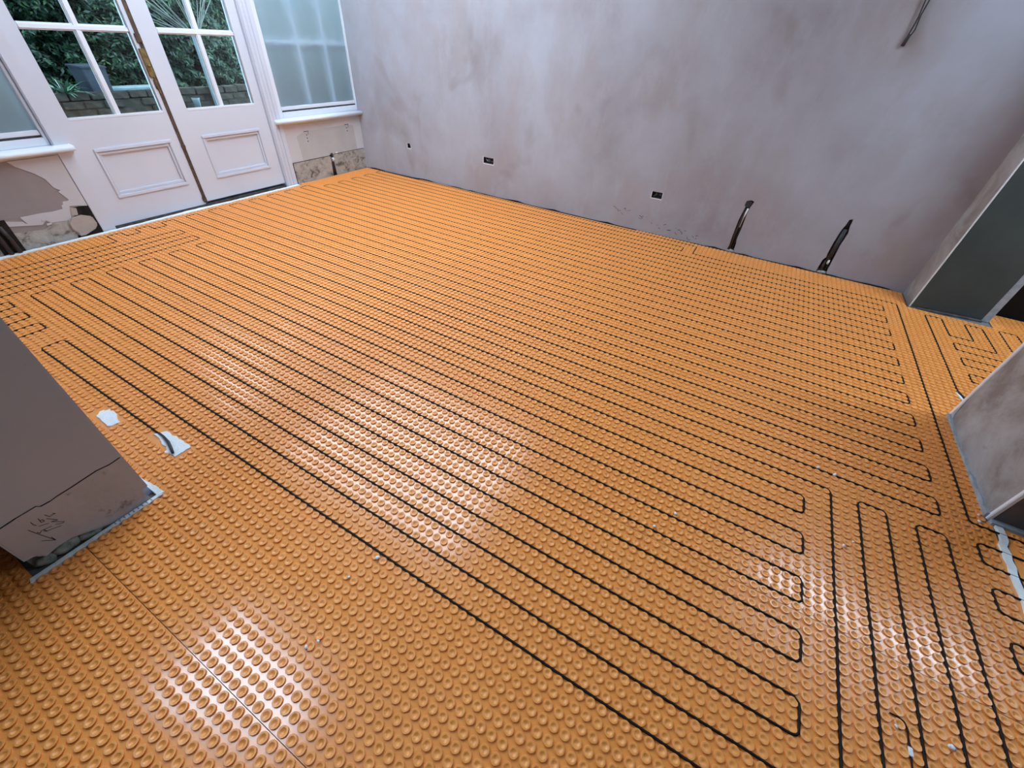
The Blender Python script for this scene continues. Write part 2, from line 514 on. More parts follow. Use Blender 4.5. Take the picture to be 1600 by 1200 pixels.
    marks = [[(-0.482, 0.171), (-0.482, 0.159), (-0.480, 0.152)], [(-0.467, 0.169), (-0.469, 0.153), (-0.463, 0.151), (-0.463, 0.159), (-0.4685, 0.160)],
             [(-0.478, 0.146), (-0.461, 0.137)], [(-0.453, 0.169), (-0.449, 0.155), (-0.442, 0.156), (-0.437, 0.154), (-0.440, 0.160)],
             [(-0.456, 0.154), (-0.444, 0.131), (-0.455, 0.137), (-0.438, 0.113), (-0.443, 0.112), (-0.454, 0.121)],
             [(-0.490, 0.131), (-0.488, 0.123), (-0.482, 0.128), (-0.462, 0.123)], [(-0.480, 0.122), (-0.475, 0.116), (-0.478, 0.127)], [(-0.475, 0.117), (-0.449, 0.107)],
             [(-0.497, 0.153), (-0.491, 0.123), (-0.479, 0.073)], [(-0.480, 0.090), (-0.479, 0.073), (-0.498, 0.097)]]
    ink = MB()
    for st in marks:
        for (a, b), (a2, b2) in zip(st[:-1], st[1:]):
            dx, dz = a2 - a, b2 - b
            L = math.hypot(dx, dz) or 1
            nx, nz = -dz / L * 0.0008, dx / L * 0.0008
            ex, ez = dx / L * 0.0005, dz / L * 0.0005
            ink.prism([(a - nx - ex, b - nz - ez), (a2 - nx + ex, b2 - nz + ez), (a2 + nx + ex, b2 + nz + ez), (a + nx - ex, b + nz - ez)], lambda p, q, d: (d, p, q), NIBX + 0.0012, NIBX + 0.0018)
    ink.build('marker_writing', 'ink', nib, fix=True)
    # unseen capping and glow panel added on the stub for the floor reflection
    MB().box(NIBX - 0.35, NIBX + 0.005, NIBY0 - 0.01, NIBY1 + 0.01, 0.78, 0.81).build('stub_capping', 'white_paint', nib, bevel=0.004)
    wa, wb = -0.72, NIBY1
    sl = struct(empty('window_4', (NIBX, (wa + wb) / 2, 0.81)))
    for (y0, y1, z0, z1) in ((wa, wa + 0.03, 0.81, CEIL), (wb - 0.03, wb, 0.81, CEIL), (wa + 0.03, wb - 0.03, 0.81, 0.85), (wa + 0.03, wb - 0.03, 2.48, CEIL)):
        b = MB().box(NIBX - 0.06, NIBX, y0, y1, z0, z1).build('window_frame', 'white_paint')
        set_parent(b, sl)
    p = MB().box(NIBX - 0.035, NIBX - 0.028, wa + 0.03, wb - 0.03, 0.85, 2.48).build('glow_pane', 'stub_glow')
    set_parent(p, sl)
    set_parent(MB().box(NIBX - 0.06, NIBX - 0.04, wa, wb, 0.81, CEIL).build('screen_back', 'dim_wall'), sl)
    struct(MB().box(-4.75, NIBX - 0.06, NIBY0, NIBY1, 0.81, CEIL).build('wall_near', 'grey_plaster'))

    # pier on the right
    pr = MB()
    pr.prism([(PX, 1.262), (PX + 0.16, 1.262), (PX + 0.16, 1.893), (PX, 1.893)], lambda a, b, d: (a, b, d), -0.01, 0.86)
    pier = struct(pr.build('wall_right', 'stained'))
    MB().box(PX - 0.004, PX + 0.012, 1.888, 1.908, 0.0, 0.86).build('corner_bead', 'bead', pier, bevel=0.002)
    MB().box(PX - 0.004, PX + 0.010, 1.255, 1.270, 0.0, 0.86).build('corner_bead', 'bead', pier, bevel=0.002)
    # foam strip round the foot of the pier, torn upper edge
    fp = [(1.905, -0.004)] + [(1.895 - 0.63 * k / 16, 0.007 + 0.012 * random.random() + (0.012 if k > 12 else 0)) for k in range(17)] + [(1.262, -0.004)]
    MB().prism(fp, lambda a, b, d: (d, a, b), PX - 0.012, PX - 0.0005).build('foam_strip', 'foam', pier)
    tri = [(1.886, 0.0), (1.886, 0.12), (1.868, 0.03), (1.84, 0.005)]
    MB().prism(tri, lambda a, b, d: (d, a, b), PX - 0.003, PX - 0.0005).build('torn_corner', 'foam', pier)
    MB().box(PX + 0.005, PX + 0.16, 1.236, 1.262, -0.005, 0.012).build('foam_strip', 'foam', pier)
    # dark board on the near face of the pier
    MB().box(PX + 0.012, PX + 0.158, 1.2575, 1.262, 0.014, 0.86).build('dark_board', 'dark_board', pier)

    MB().box(PX - 0.01, PX + 0.17, 1.25, 1.905, 0.86, 0.885).build('pier_capping', 'white_paint', pier, bevel=0.004)
    # closing walls, dark hall sheet, and the ceiling open for the added rooflight
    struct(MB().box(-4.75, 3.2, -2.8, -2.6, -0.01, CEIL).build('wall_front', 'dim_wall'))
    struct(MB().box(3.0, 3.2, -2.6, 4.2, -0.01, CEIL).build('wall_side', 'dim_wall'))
    struct(MB().box(1.10, 3.0, 3.42, 3.6, -0.01, CEIL).build('hall_dark_sheet', 'hall_dark'))  # sheet added across the hall; its darkness is put into the colour
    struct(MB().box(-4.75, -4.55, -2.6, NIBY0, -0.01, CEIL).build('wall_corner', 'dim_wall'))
    x0, x1, y0, y1 = ROOF
    cl = MB()
    cl.box(-4.9, x0, -2.8, 4.2, CEIL, CEIL + 0.15); cl.box(x1, 3.2, -2.8, 4.2, CEIL, CEIL + 0.15)
    cl.box(x0, x1, -2.8, y0, CEIL, CEIL + 0.15); cl.box(x0, x1, y1, 4.2, CEIL, CEIL + 0.15)
    struct(cl.build('ceiling', 'ceiling'))
    rf = struct(empty('window_3', ((x0 + x1) / 2, (y0 + y1) / 2, CEIL)))
    for (a, b, c_, d) in ((x0 - 0.03, x0, y0, y1), (x1, x1 + 0.03, y0, y1), (x0 - 0.03, x1 + 0.03, y0 - 0.03, y0), (x0 - 0.03, x1 + 0.03, y1, y1 + 0.03)):
        set_parent(MB().box(a, b, c_, d, CEIL + 0.15, CEIL + 0.22).build('rooflight_kerb', 'white_paint'), rf)
    n = 3
    for k in range(n):
        a = x0 + (x1 - x0) * k / n; b = x0 + (x1 - x0) * (k + 1) / n
        set_parent(MB().box(a + 0.015, b - 0.015, y0, y1, CEIL + 0.16, CEIL + 0.17).build('pane', 'roof_glow'), rf)
    for k in range(n + 1):
        a = x0 + (x1 - x0) * k / n
        set_parent(MB().box(a - 0.018, a + 0.018, y0, y1, CEIL + 0.13, CEIL + 0.19).build('glazing_bar', 'white_paint'), rf)


def set_parent(o, p):
    o.parent = p
    o.matrix_parent_inverse = Matrix.Translation(p.location).inverted()
    return o


def blob(name, c, r, mat, parent=None, seed=0, sub=2, rough=0.18):
    bm = bmesh.new()
    bmesh.ops.create_icosphere(bm, subdivisions=sub, radius=1.0)
    rr = random.Random(seed + int(abs(c[1]) * 1000))
    ph = [rr.uniform(0, 6.28) for _ in range(6)]
    for v in bm.verts:
        k = 1 + rough * (math.sin(3 * v.co.x + ph[0]) * math.cos(4 * v.co.y + ph[1]) + 0.6 * math.sin(5 * v.co.z + ph[2] + 3 * v.co.y))
        v.co = Vector((v.co.x * r[0] * k, v.co.y * r[1] * k, v.co.z * r[2] * k))
    me = bpy.data.meshes.new(name); bm.to_mesh(me); bm.free()
    o = link(name, me, mat, None, True, None)
    o.location = c
    if parent is not None:
        o.parent = parent
        o.matrix_parent_inverse = Matrix.Translation(parent.location).inverted()
    return o


SOCKETS = [(0.640, 0.684, 0.288, 0.330), (1.590, 1.706, 0.292, 0.345), (3.258, 3.345, 0.288, 0.337)]
CHASES = [
    [(3.962, -0.02), (4.040, -0.02), (4.020, 0.030), (4.018, 0.075), (4.010, 0.11), (4.012, 0.20), (4.008, 0.30), (4.012, 0.36), (4.024, 0.40), (4.004, 0.408), (3.972, 0.398), (3.968, 0.365), (3.978, 0.355), (3.968, 0.25), (3.970, 0.12), (3.975, 0.05)],
    [(4.628, -0.02), (4.705, -0.02), (4.694, 0.04), (4.690, 0.13), (4.684, 0.22), (4.690, 0.31), (4.678, 0.355), (4.672, 0.41), (4.652, 0.402), (4.648, 0.36), (4.640, 0.33), (4.636, 0.24), (4.638, 0.15), (4.642, 0.125), (4.630, 0.10)],
]
ROOF = (-4.4, -1.85, 1.05, 2.95)
build_shell()


# ------------------------------------------------------------------ door wall
LUMP = [(0.622, 0.136), (0.682, 0.142), (0.736, 0.119), (0.743, 0.062), (0.719, 0.036), (0.646, 0.010), (0.612, 0.012), (0.610, 0.040), (0.592, 0.069), (0.596, 0.111)][::-1]
LUMP_UP = [(0.652, 0.196), (0.683, 0.186), (0.672, 0.143), (0.632, 0.141)][::-1]


def build_door_wall():
    # low walls under the two side windows
    wl = MB().box(XD - 0.25, XD, 2.385, YC + 0.02, -0.01, 0.50).build('wall_left', 'cream_paint')
    c = MB().prism([(2.862, -0.05), (2.922, -0.05), (2.914, 0.05), (2.910, 0.16), (2.918, 0.20), (2.905, 0.218), (2.870, 0.214), (2.862, 0.19), (2.874, 0.17), (2.866, 0.08)],
                   lambda a, b, d: (XD - d, a, b), -0.05, 0.035)
    bool_cut(wl, c.build('cutter', None))
    struct(wl)
    f = lambda a, b, d: (XD + d, a, b)
    MB().box(XD - 0.034, XD - 0.030, 2.85, 2.93, -0.005, 0.23).build('chase_lining', 'void', wl)
    # exposed grimy band either side of the chase
    MB().prism([(2.418, 0.0), (2.860, 0.0), (2.866, 0.08), (2.872, 0.17), (2.862, 0.19), (2.862, 0.188), (2.64, 0.186), (2.42, 0.187)], f, -0.002, 0.002).build('bare_band', 'grimy', wl)
    MB().prism([(2.924, 0.0), (3.345, 0.0), (3.345, 0.196), (3.12, 0.198), (2.92, 0.196), (2.912, 0.16), (2.917, 0.05)], f, -0.002, 0.002).build('bare_band', 'grimy', wl)
    cr = MB()
    cr.box(XD - 0.001, XD + 0.003, 2.413, 2.862, 0.187, 0.190); cr.box(XD - 0.001, XD + 0.003, 2.918, 3.33, 0.196, 0.199)
    cr.box(XD - 0.001, XD + 0.004, 2.411, 2.416, 0.0, 0.19)
    cr.build('paint_edge', 'void', wl)
    # pale rectangle where a radiator hung, with bracket scars
    MB().prism([(2.545, 0.192), (3.25, 0.200), (3.245, 0.425), (3.17, 0.44), (2.62, 0.432), (2.53, 0.40)], f, -0.001, 0.0012).build('radiator_ghost', 'pale_patch', wl)
    for (yy, zz, nd) in ((2.645, 0.433, 3), (3.155, 0.442, 2)):
        b = MB().box(XD, XD + 0.002, yy - 0.028, yy + 0.028, zz - 0.002, zz + 0.002)
        b.box(XD, XD + 0.002, yy + 0.018, yy + 0.021, zz - 0.03, zz)
        for k in range(nd):
            b.prism([(yy - 0.002 + 0.005 * math.cos(q), zz - 0.03 - 0.027 * k + 0.006 * math.sin(q)) for q in [i * math.pi / 4 for i in range(8)]], f, 0, 0.002)
        b.build('bracket_scar', 'void', wl)
    blob('filler_dab', (XD, 2.96, 0.205), (0.004, 0.012, 0.010), 'filler', wl)
    blob('filler_dab', (XD, 2.905, 0.150), (0.004, 0.010, 0.014), 'filler', wl)

    # left low wall: cream paint flaked off a mauve plaster
    wr = struct(MB().box(XD - 0.25, XD, NIBY1 - 0.02, 0.765, -0.01, 0.50).build('wall_left', 'mauve_plaster'))
    MB().prism([(0.50, 0.50), (0.52, 0.47), (0.585, 0.42), (0.62, 0.38), (0.635, 0.325), (0.660, 0.305), (0.645, 0.298), (0.672, 0.243), (0.662, 0.236), (0.635, 0.238), (0.630, 0.222), (0.618, 0.218), (0.614, 0.196),
                (0.56, 0.192), (0.50, 0.196), (0.30, 0.196), (0.305, 0.16), (0.40, 0.142), (0.47, 0.128), (0.50, 0.148), (0.52, 0.13), (0.645, 0.118), (0.655, 0.205), (0.70, 0.198), (0.748, 0.185), (0.748, 0.50)],
               f, -0.001, 0.003).build('flaked_paint', 'cream_paint', wr)
    MB().prism([(-0.22, -0.003), (0.70, -0.003), (0.69, 0.05), (0.645, 0.118), (0.52, 0.128), (0.47, 0.10), (0.36, 0.11), (0.30, 0.12), (-0.22, 0.13)], f, -0.001, 0.002).build('bare_band', 'grimy', wr)
    MB().prism([(0.600, 0.0), (0.752, 0.0), (0.752, 0.186), (0.70, 0.192), (0.662, 0.190), (0.640, 0.10)], f, -0.001, 0.0035).build('cavity', 'void', wr)
    MB().prism(LUMP, f, 0.003, 0.016).build('plaster_lump', 'lump', wr, bevel=0.006)
    MB().prism(LUMP_UP, f, 0.002, 0.007).build('plaster_lump', 'lump', wr, bevel=0.002)
    MB().prism([(0.30, 0.196), (0.39, 0.196), (0.395, 0.2), (0.40, 0.16), (0.41, 0.15), (0.395, 0.17)], f, 0, 0.0035).build('paint_crack', 'mauve_plaster', wr)
    for k, (a, b) in enumerate(((0.480, 0.150), (0.49, 0.118))):
        MB().prism([(a, b), (a + 0.028, b + 0.004), (a + 0.03, b + 0.016), (a + 0.002, b + 0.012)], f, 0.002, 0.007).build('paint_flake', 'cream_paint', wr)

    # pipes rising in the broken foot of that wall
    t = empty('heating_pipe', (XD + 0.02, 0.275, 0.0))
    MB().tube([(0, -0.028, -0.004), (-0.004, -0.03, 0.10), (-0.012, -0.034, 0.20)], 0.012, 10).build('pipe', 'conduit', t, True)
    MB().tube([(0.004, 0.012, -0.004), (-0.002, 0.010, 0.09), (-0.012, 0.004, 0.17)], 0.012, 10).build('pipe', 'conduit', t, True)
    MB().box(-0.022, -0.012, -0.06, 0.045, 0.0, 0.20).build('backing', 'void', t)
    MB().tube([(-0.002, -0.031, 0.135), (-0.006, -0.032, 0.155)], 0.0135, 10).build('pipe_clip', 'bead', t, True)
    tag(t, 'pair of brown pipes rising from broken plaster left of the double doors', 'pipe')

    # pipe in the right chase
    t = empty('heating_pipe', (XD - 0.012, 2.892, 0.0))
    MB().tube([(0.004, -0.012, -0.004), (0, -0.012, 0.12), (-0.004, -0.010, 0.19)], 0.010, 10).build('pipe', 'conduit', t, True)
    MB().tube([(0.004, 0.012, -0.004), (0, 0.012, 0.10), (-0.002, 0.010, 0.175)], 0.010, 10).build('pipe', 'metal_dark', t, True)
    MB().tube([(0.002, 0.0115, 0.13), (0.0, 0.011, 0.165)], 0.0115, 10).build('pipe_clip', 'bead', t, True)
    blob('pipe_cap', (0.002, -0.002, 0.20), (0.018, 0.024, 0.016), 'metal_dark', None, 2).parent = t
    tag(t, 'capped dark pipes in the chase under the right-hand window', 'pipe')

    # side windows: frame, glazing bars, panes behind a hanging translucent sheet
    for wi, (y0, y1, bars) in enumerate(((2.405, 3.375, (2.79, 3.09)), (-0.22, 0.745, (0.12, 0.43)))):
        nm = 'window_%d' % (wi + 1)
        wo = struct(empty(nm, (XD, (y0 + y1) / 2, 0.5)))

        def P(o):
            return set_parent(o, wo)
        # sill with rounded nose
        s0, s1 = (2.338, YC + 0.012) if wi == 0 else (NIBY1, 0.838)
        sill = MB()
        nose = [(XD + 0.045, 0.520), (XD + 0.056, 0.526), (XD + 0.060, 0.536), (XD + 0.056, 0.547), (XD + 0.045, 0.552), (XD - 0.12, 0.560), (XD - 0.12, 0.50), (XD - 0.002, 0.50), (XD + 0.002, 0.517)]
        sill.prism(nose, lambda a, b, d: (a, d, b), s0, s1)
        P(sill.build('window_sill', 'white_paint', None, True))
        if wi == 0:
            P(MB().prism(nose[:6] + [(XD - 0.01, 0.522)], lambda a, b, d: (a, d, b), s1, s1 + 0.06).build('sill_horn', 'white_paint', None, True))
        fx0, fx1 = XD - 0.10, XD - 0.012
        j0, j1 = (2.405, 2.455) if wi == 0 else (-0.22, -0.17)
        k0, k1 = (3.345, 3.375) if wi == 0 else (0.735, 0.75)
        for (a, b, c_, d) in ((j0, j1, 0.555, 2.2), (k0, k1, 0.555, 2.2), (j1, k0, 0.555, 0.60), (j1, k0, 2.12, 2.2)):
            P(MB().box(fx0, fx1, a, b, c_, d).build('window_frame', 'white_paint', None, False, 0.003))
        for yb in bars:
            P(MB().box(fx0 + 0.01, fx1 - 0.03, yb - 0.014, yb + 0.014, 0.60, 2.12).build('glazing_bar', 'white_paint'))
        for zb in (1.10, 1.61):
            P(MB().box(fx0 + 0.012, fx1 - 0.032, j1, k0, zb - 0.014, zb + 0.014).build('glazing_bar', 'white_paint'))
        ys = [j1] + list(bars) + [k0]
        zs = [0.60, 1.10, 1.61, 2.12]
        for a, b in zip(ys[:-1], ys[1:]):
            for c_, d in zip(zs[:-1], zs[1:]):
                P(MB().box(fx0 + 0.022, fx0 + 0.026, a, b, c_, d).build('pane', 'glass'))
        # hanging sheet
        bl = empty('window_blind', (XD - 0.03, (y0 + y1) / 2, 0.6))
        ny, nz = 60, 10
        ya, yb = j1 + 0.004, k0 - 0.004
        vs_, fs_ = [], []
        for iz in range(nz + 1):
            z = 0.625 + (2.10 - 0.625) * iz / nz
            for iy in range(ny + 1):
                y = ya + (yb - ya) * iy / ny
                x = XD - 0.030 + 0.004 * math.sin((y - ya) * 18 + 0.8 * math.sin(z * 2)) + 0.002 * math.sin((y - ya) * 41 + 1)
                vs_.append((x, y, z))
        for iz in range(nz):
            for iy in range(ny):
                q = iz * (ny + 1) + iy
                fs_.append((q, q + 1, q + ny + 2, q + ny + 1))
        set_parent(MB().add(vs_, fs_).build('fabric', 'blind', None, True), bl)
        set_parent(MB().box(XD - 0.040, XD - 0.020, ya, yb, 0.612, 0.640).build('bottom_rail', 'white_paint', None, False, 0.003), bl)
        set_parent(MB().box(XD - 0.034, XD - 0.022, ya, yb, 0.5995, 0.612).build('rail_shadow', 'metal_dark'), bl)  # dark bar standing in for the shadow gap under the rail
        tag(bl, 'pale translucent blind over the window right of the double doors' if wi == 0 else 'pale translucent blind over the window at the left edge', 'blind')

    # posts between doors and windows, with stepped moulding
    t1 = struct(MB().box(XD - 0.12, XD + 0.006, 2.290, 2.408, -0.01, CEIL).build('trim_1', 'door_paint', bevel=0.002))
    for (a, b, d) in ((2.296, 2.318, 0.016), (2.330, 2.345, 0.010), (2.362, 2.384, 0.014)):
        MB().box(XD, XD + d, a, b, 0.0, CEIL).build('moulding', 'door_paint', t1, bevel=0.003)
    t2 = struct(MB().box(XD - 0.12, XD + 0.006, 0.752, 0.832, -0.01, CEIL).build('trim_2', 'door_paint', bevel=0.002))
    MB().box(XD, XD + 0.010, 0.756, 0.764, 0.56, CEIL).build('moulding', 'door_paint', t2, bevel=0.002)
    struct(MB().box(XD - 0.20, XD + 0.0, NIBY1, YC + 0.02, 2.2, CEIL).build('wall_left', 'plaster'))

    # door leaves
    def leaf(nm, y0, y1, g0, g1, m0, m1, p0, p1, zb):
        d = struct(empty(nm, (XD - 0.03, (y0 + y1) / 2, zb)))
        P = lambda o: set_parent(o, d)
        xa, xb = XD - 0.062, XD - 0.016
        zg, ztop = 0.672, 2.17
        for (a, b, c_, e, name) in ((y0, g0, zb, ztop, 'stile'), (g1, y1, zb, ztop, 'stile'), (g0, g1, 2.06, ztop, 'top_rail'), (g0, g1, 0.500, zg, 'lock_rail'), (g0, g1, zb, 0.190, 'bottom_rail')):
            P(MB().box(xa, xb, a, b, c_, e).build(name, 'door_paint', None, False))
        P(MB().box(xa + 0.014, xb - 0.014, g0, g1, 0.19, 0.50).build('panel', 'door_paint'))
        # stiles beside the panel are wider than beside the glass
        for (a, b) in ((g0, p0), (p1, g1)):
            P(MB().box(xa + 0.002, xb, a, b, 0.19, 0.50).build('panel_stile', 'door_paint'))
        # panel moulding: two steps per side
        def mould(name, a, b, c_, e):
            P(MB().box(xb - 0.014, xb + 0.007, a, b, c_, e).build(name, 'door_paint', None, False, 0.004))
        w_ = 0.024
        for (a, b, c_, e) in ((p0 - 0.006, p1 + 0.006, 0.482, 0.506), (p0 - 0.006, p1 + 0.006, 0.184, 0.208), (p0 - 0.006, p0 + 0.014, 0.208, 0.482), (p1 - 0.014, p1 + 0.006, 0.208, 0.482)):
            mould('panel_moulding', a, b, c_, e)
        for (a, b, c_, e) in ((p0 + 0.014, p1 - 0.014, 0.462, 0.482), (p0 + 0.014, p1 - 0.014, 0.208, 0.228), (p0 + 0.014, p0 + 0.030, 0.228, 0.462), (p1 - 0.030, p1 - 0.014, 0.228, 0.462)):
            P(MB().box(xb - 0.014, xb - 0.002, a, b, c_, e).build('panel_moulding', 'door_paint', None, False, 0.003))
        # glazing bars and bead
        P(MB().box(xb - 0.012, xb + 0.001, g0, g1, zg, zg + 0.016).build('glazing_bead', 'white_paint', None, False, 0.002))
        P(MB().box(xa + 0.006, xb - 0.004, m0, m1, zg + 0.01, 2.06).build('glazing_bar', 'white_paint', None, False, 0.006))
        zb_ = [1.124, 1.592]
        for z in zb_:
            P(MB().box(xa + 0.008, xb - 0.003, g0, g1, z, z + 0.036).build('glazing_bar', 'white_paint', None, False, 0.008))
        zs = [zg, 1.142, 1.610, 2.06]
        for (a, b) in ((g0, (m0 + m1) / 2), ((m0 + m1) / 2, g1)):
            for c_, e in zip(zs[:-1], zs[1:]):
                P(MB().box(xa + 0.018, xa + 0.022, a, b, c_, e).build('pane', 'glass'))
        return d
    d1 = leaf('door_1', 0.836, 1.513, 0.906, 1.478, 1.176, 1.212, 0.952, 1.440, 0.016)
    d2 = leaf('door_2', 1.530, 2.287, 1.648, 2.210, 1.912, 1.948, 1.682, 2.182, 0.034)
    # worn meeting edge, lock and bolts
    set_parent(MB().box(XD - 0.060, XD - 0.020, 1.513, 1.530, 0.02, 2.17).build('meeting_edge', 'rust'), d1)
    set_parent(MB().box(XD - 0.016, XD - 0.012, 1.503, 1.5125, 0.03, 2.16).build('worn_edge', 'rust'), d1)
    lk = MB().box(XD - 0.016, XD - 0.004, 1.482, 1.520, 0.885, 1.045).build('lock_case', 'brass', None, False, 0.003)
    set_parent(lk, d1)
    for (a, b, c_, e, x) in ((1.492, 1.528, 1.075, 1.125, 0.004), (1.494, 1.524, 0.815, 0.872, 0.003), (1.500, 1.528, 0.435, 0.462, 0.008), (1.496, 1.526, 0.040, 0.075, 0.008)):
        set_parent(MB().box(XD - 0.016, XD - 0.016 + x + 0.006, a, b, c_, e).build('bolt_keep', 'rust', None, False, 0.003), d1)
    set_parent(MB().tube([(XD - 0.004, 1.500, 0.95), (XD + 0.008, 1.500, 0.95), (XD + 0.012, 1.500, 0.947)], [0.007, 0.006, 0.009], 10).build('key_knob', 'brass', None, True), d1)
    set_parent(MB().box(XD - 0.010, XD - 0.006, 1.506, 1.512, 0.79, 0.89).build('bolt_rod', 'brass'), d1)
    # dark cill under the doors
    struct(MB().box(XD - 0.16, XD - 0.012, 0.832, 2.290, -0.01, 0.014).build('trim_3', 'foot_gap'))
    struct(MB().box(XD - 0.16, XD - 0.064, 0.832, 2.290, 0.014, 0.036).build('trim_4', 'concrete'))
    struct(MB().box(XD - 0.12, XD - 0.0, 0.832, 2.290, 2.17, 2.2).build('trim_5', 'white_paint'))


build_door_wall()


# ------------------------------------------------------------------ heating mat: sheets and studs
REGIONS = [  # x0, x1, y0, y1  (y1 'W' = up to the plastered wall)
    (-4.537, 0.598, NIBY1 + 0.006, 'W'),
    (-4.578, -4.537, 2.42, 'W'),
    (NIBX + 0.020, 0.598, -1.41, NIBY1 + 0.006),
    (-2.7, NIBX + 0.020, -1.41, NIBY0 - 0.016),
    (0.598, 1.9, 1.912, 3.162),
    (1.066, 1.9, 3.162, 3.40),
    (0.598, 0.616, -0.4, 1.246),
]
R_NEAR = (0.642, 1.6, 0.12, 1.236)
HOLES = [(-75.2, -69.3, 2.0, 3.9), (-85.2, -81.0, 4.0, 6.0)]       # lattice: i0, i1, j0, j1 (filler patches)


def in_region(x, y, R, m):
    x0, x1, y0, y1 = R
    top = yw(x) - 0.012 if y1 == 'W' else y1
    return x0 + m <= x <= x1 - m and y0 + m <= y <= top - m


def in_hole(i, j):
    return any(a - 0.3 <= i <= b + 0.3 and c - 0.2 <= j <= d + 0.2 for a, b, c, d in HOLES)


def strips():
    b = [-1.41] + SEAMS + [4.5]
    return list(zip(b[:-1], b[1:]))


def stud_mesh(seg, prof, name):
    v, f = [], []
    for r, z in prof:
        for k in range(seg):
            a = 2 * math.pi * (k + 0.5) / seg
            v.append((r * math.cos(a), r * math.sin(a), z))
    n = len(prof)
    for k in range(n - 1):
        for i in range(seg):
            j = (i + 1) % seg
            f.append((k * seg + i, k * seg + j, (k + 1) * seg + j, (k + 1) * seg + i))
    v.append((0, 0, prof[-1][1] - 0.0006))
    for i in range(seg):
        f.append(((n - 1) * seg + i, (n - 1) * seg + (i + 1) % seg, n * seg))
    return np.array(v), f


PROF_A = [(0.0108, -0.001), (0.0113, 0.0022), (0.0124, 0.0036), (0.0123, 0.0045), (0.0117, 0.0050), (0.0082, 0.0049), (0.0068, 0.0040), (0.0030, 0.0016)]
PROF_B = [(0.0108, -0.001), (0.0124, 0.0040), (0.0117, 0.0050), (0.0080, 0.0049), (0.0034, 0.0018)]
PROF_C = [(0.0110, -0.001), (0.0122, 0.0049), (0.0082, 0.0050), (0.0036, 0.0019)]


def grid_sheet(mb, x0, x1, y0, y1, wall):
    xs = [x0] + [k * 0.09 for k in range(math.ceil(x0 / 0.09 + 0.05), math.floor(x1 / 0.09 - 0.05) + 1)] + [x1]
    ys = [y0] + [k * 0.03 for k in range(math.ceil(y0 / 0.03 + 0.2), math.floor(y1 / 0.03 - 0.2) + 1)] + [y1]
    vs_, fs_ = [], []
    for y in ys:
        for x in xs:
            yy = yw(x) - 0.012 if (wall and y == y1) else y
            vs_.append((x, yy, float(curl(x, yy))))
    nx = len(xs)
    for a in range(len(ys) - 1):
        for b in range(nx - 1):
            q = a * nx + b
            cx, cy = (xs[b] + xs[b + 1]) / 2, (ys[a] + ys[a + 1]) / 2
            fs_.append((q, q + 1, q + nx + 1, q + nx))
    mb.add(vs_, fs_)


def build_mats():
    labels = ['orange studded heating mat strip nearest the camera, beside the grey wall stub',
              'orange studded heating mat strip with the white filler patches on it',
              'orange studded heating mat strip across the middle of the room',
              'orange studded heating mat strip, second from the bare plastered wall',
              'orange studded heating mat strip laid along the foot of the plastered wall']
    near_me = None
    for si, (ya, yb) in enumerate(strips()):
        root = empty('heating_mat', ((-1.5, (ya + min(yb, 3.3)) / 2, 0)))
        tag(root, labels[si], 'heating mat', 'orange heating mat strips')
        make_mat(root, [(r, ya, yb) for r in REGIONS], si <= 2)
    root = empty('heating_mat', (1.0, 0.7, 0))
    tag(root, 'orange studded heating mat beyond the white joint line at the right edge', 'heating mat', 'orange heating mat strips')
    make_mat(root, [(R_NEAR, -9, 9)], True)


STUD_NEAR = None


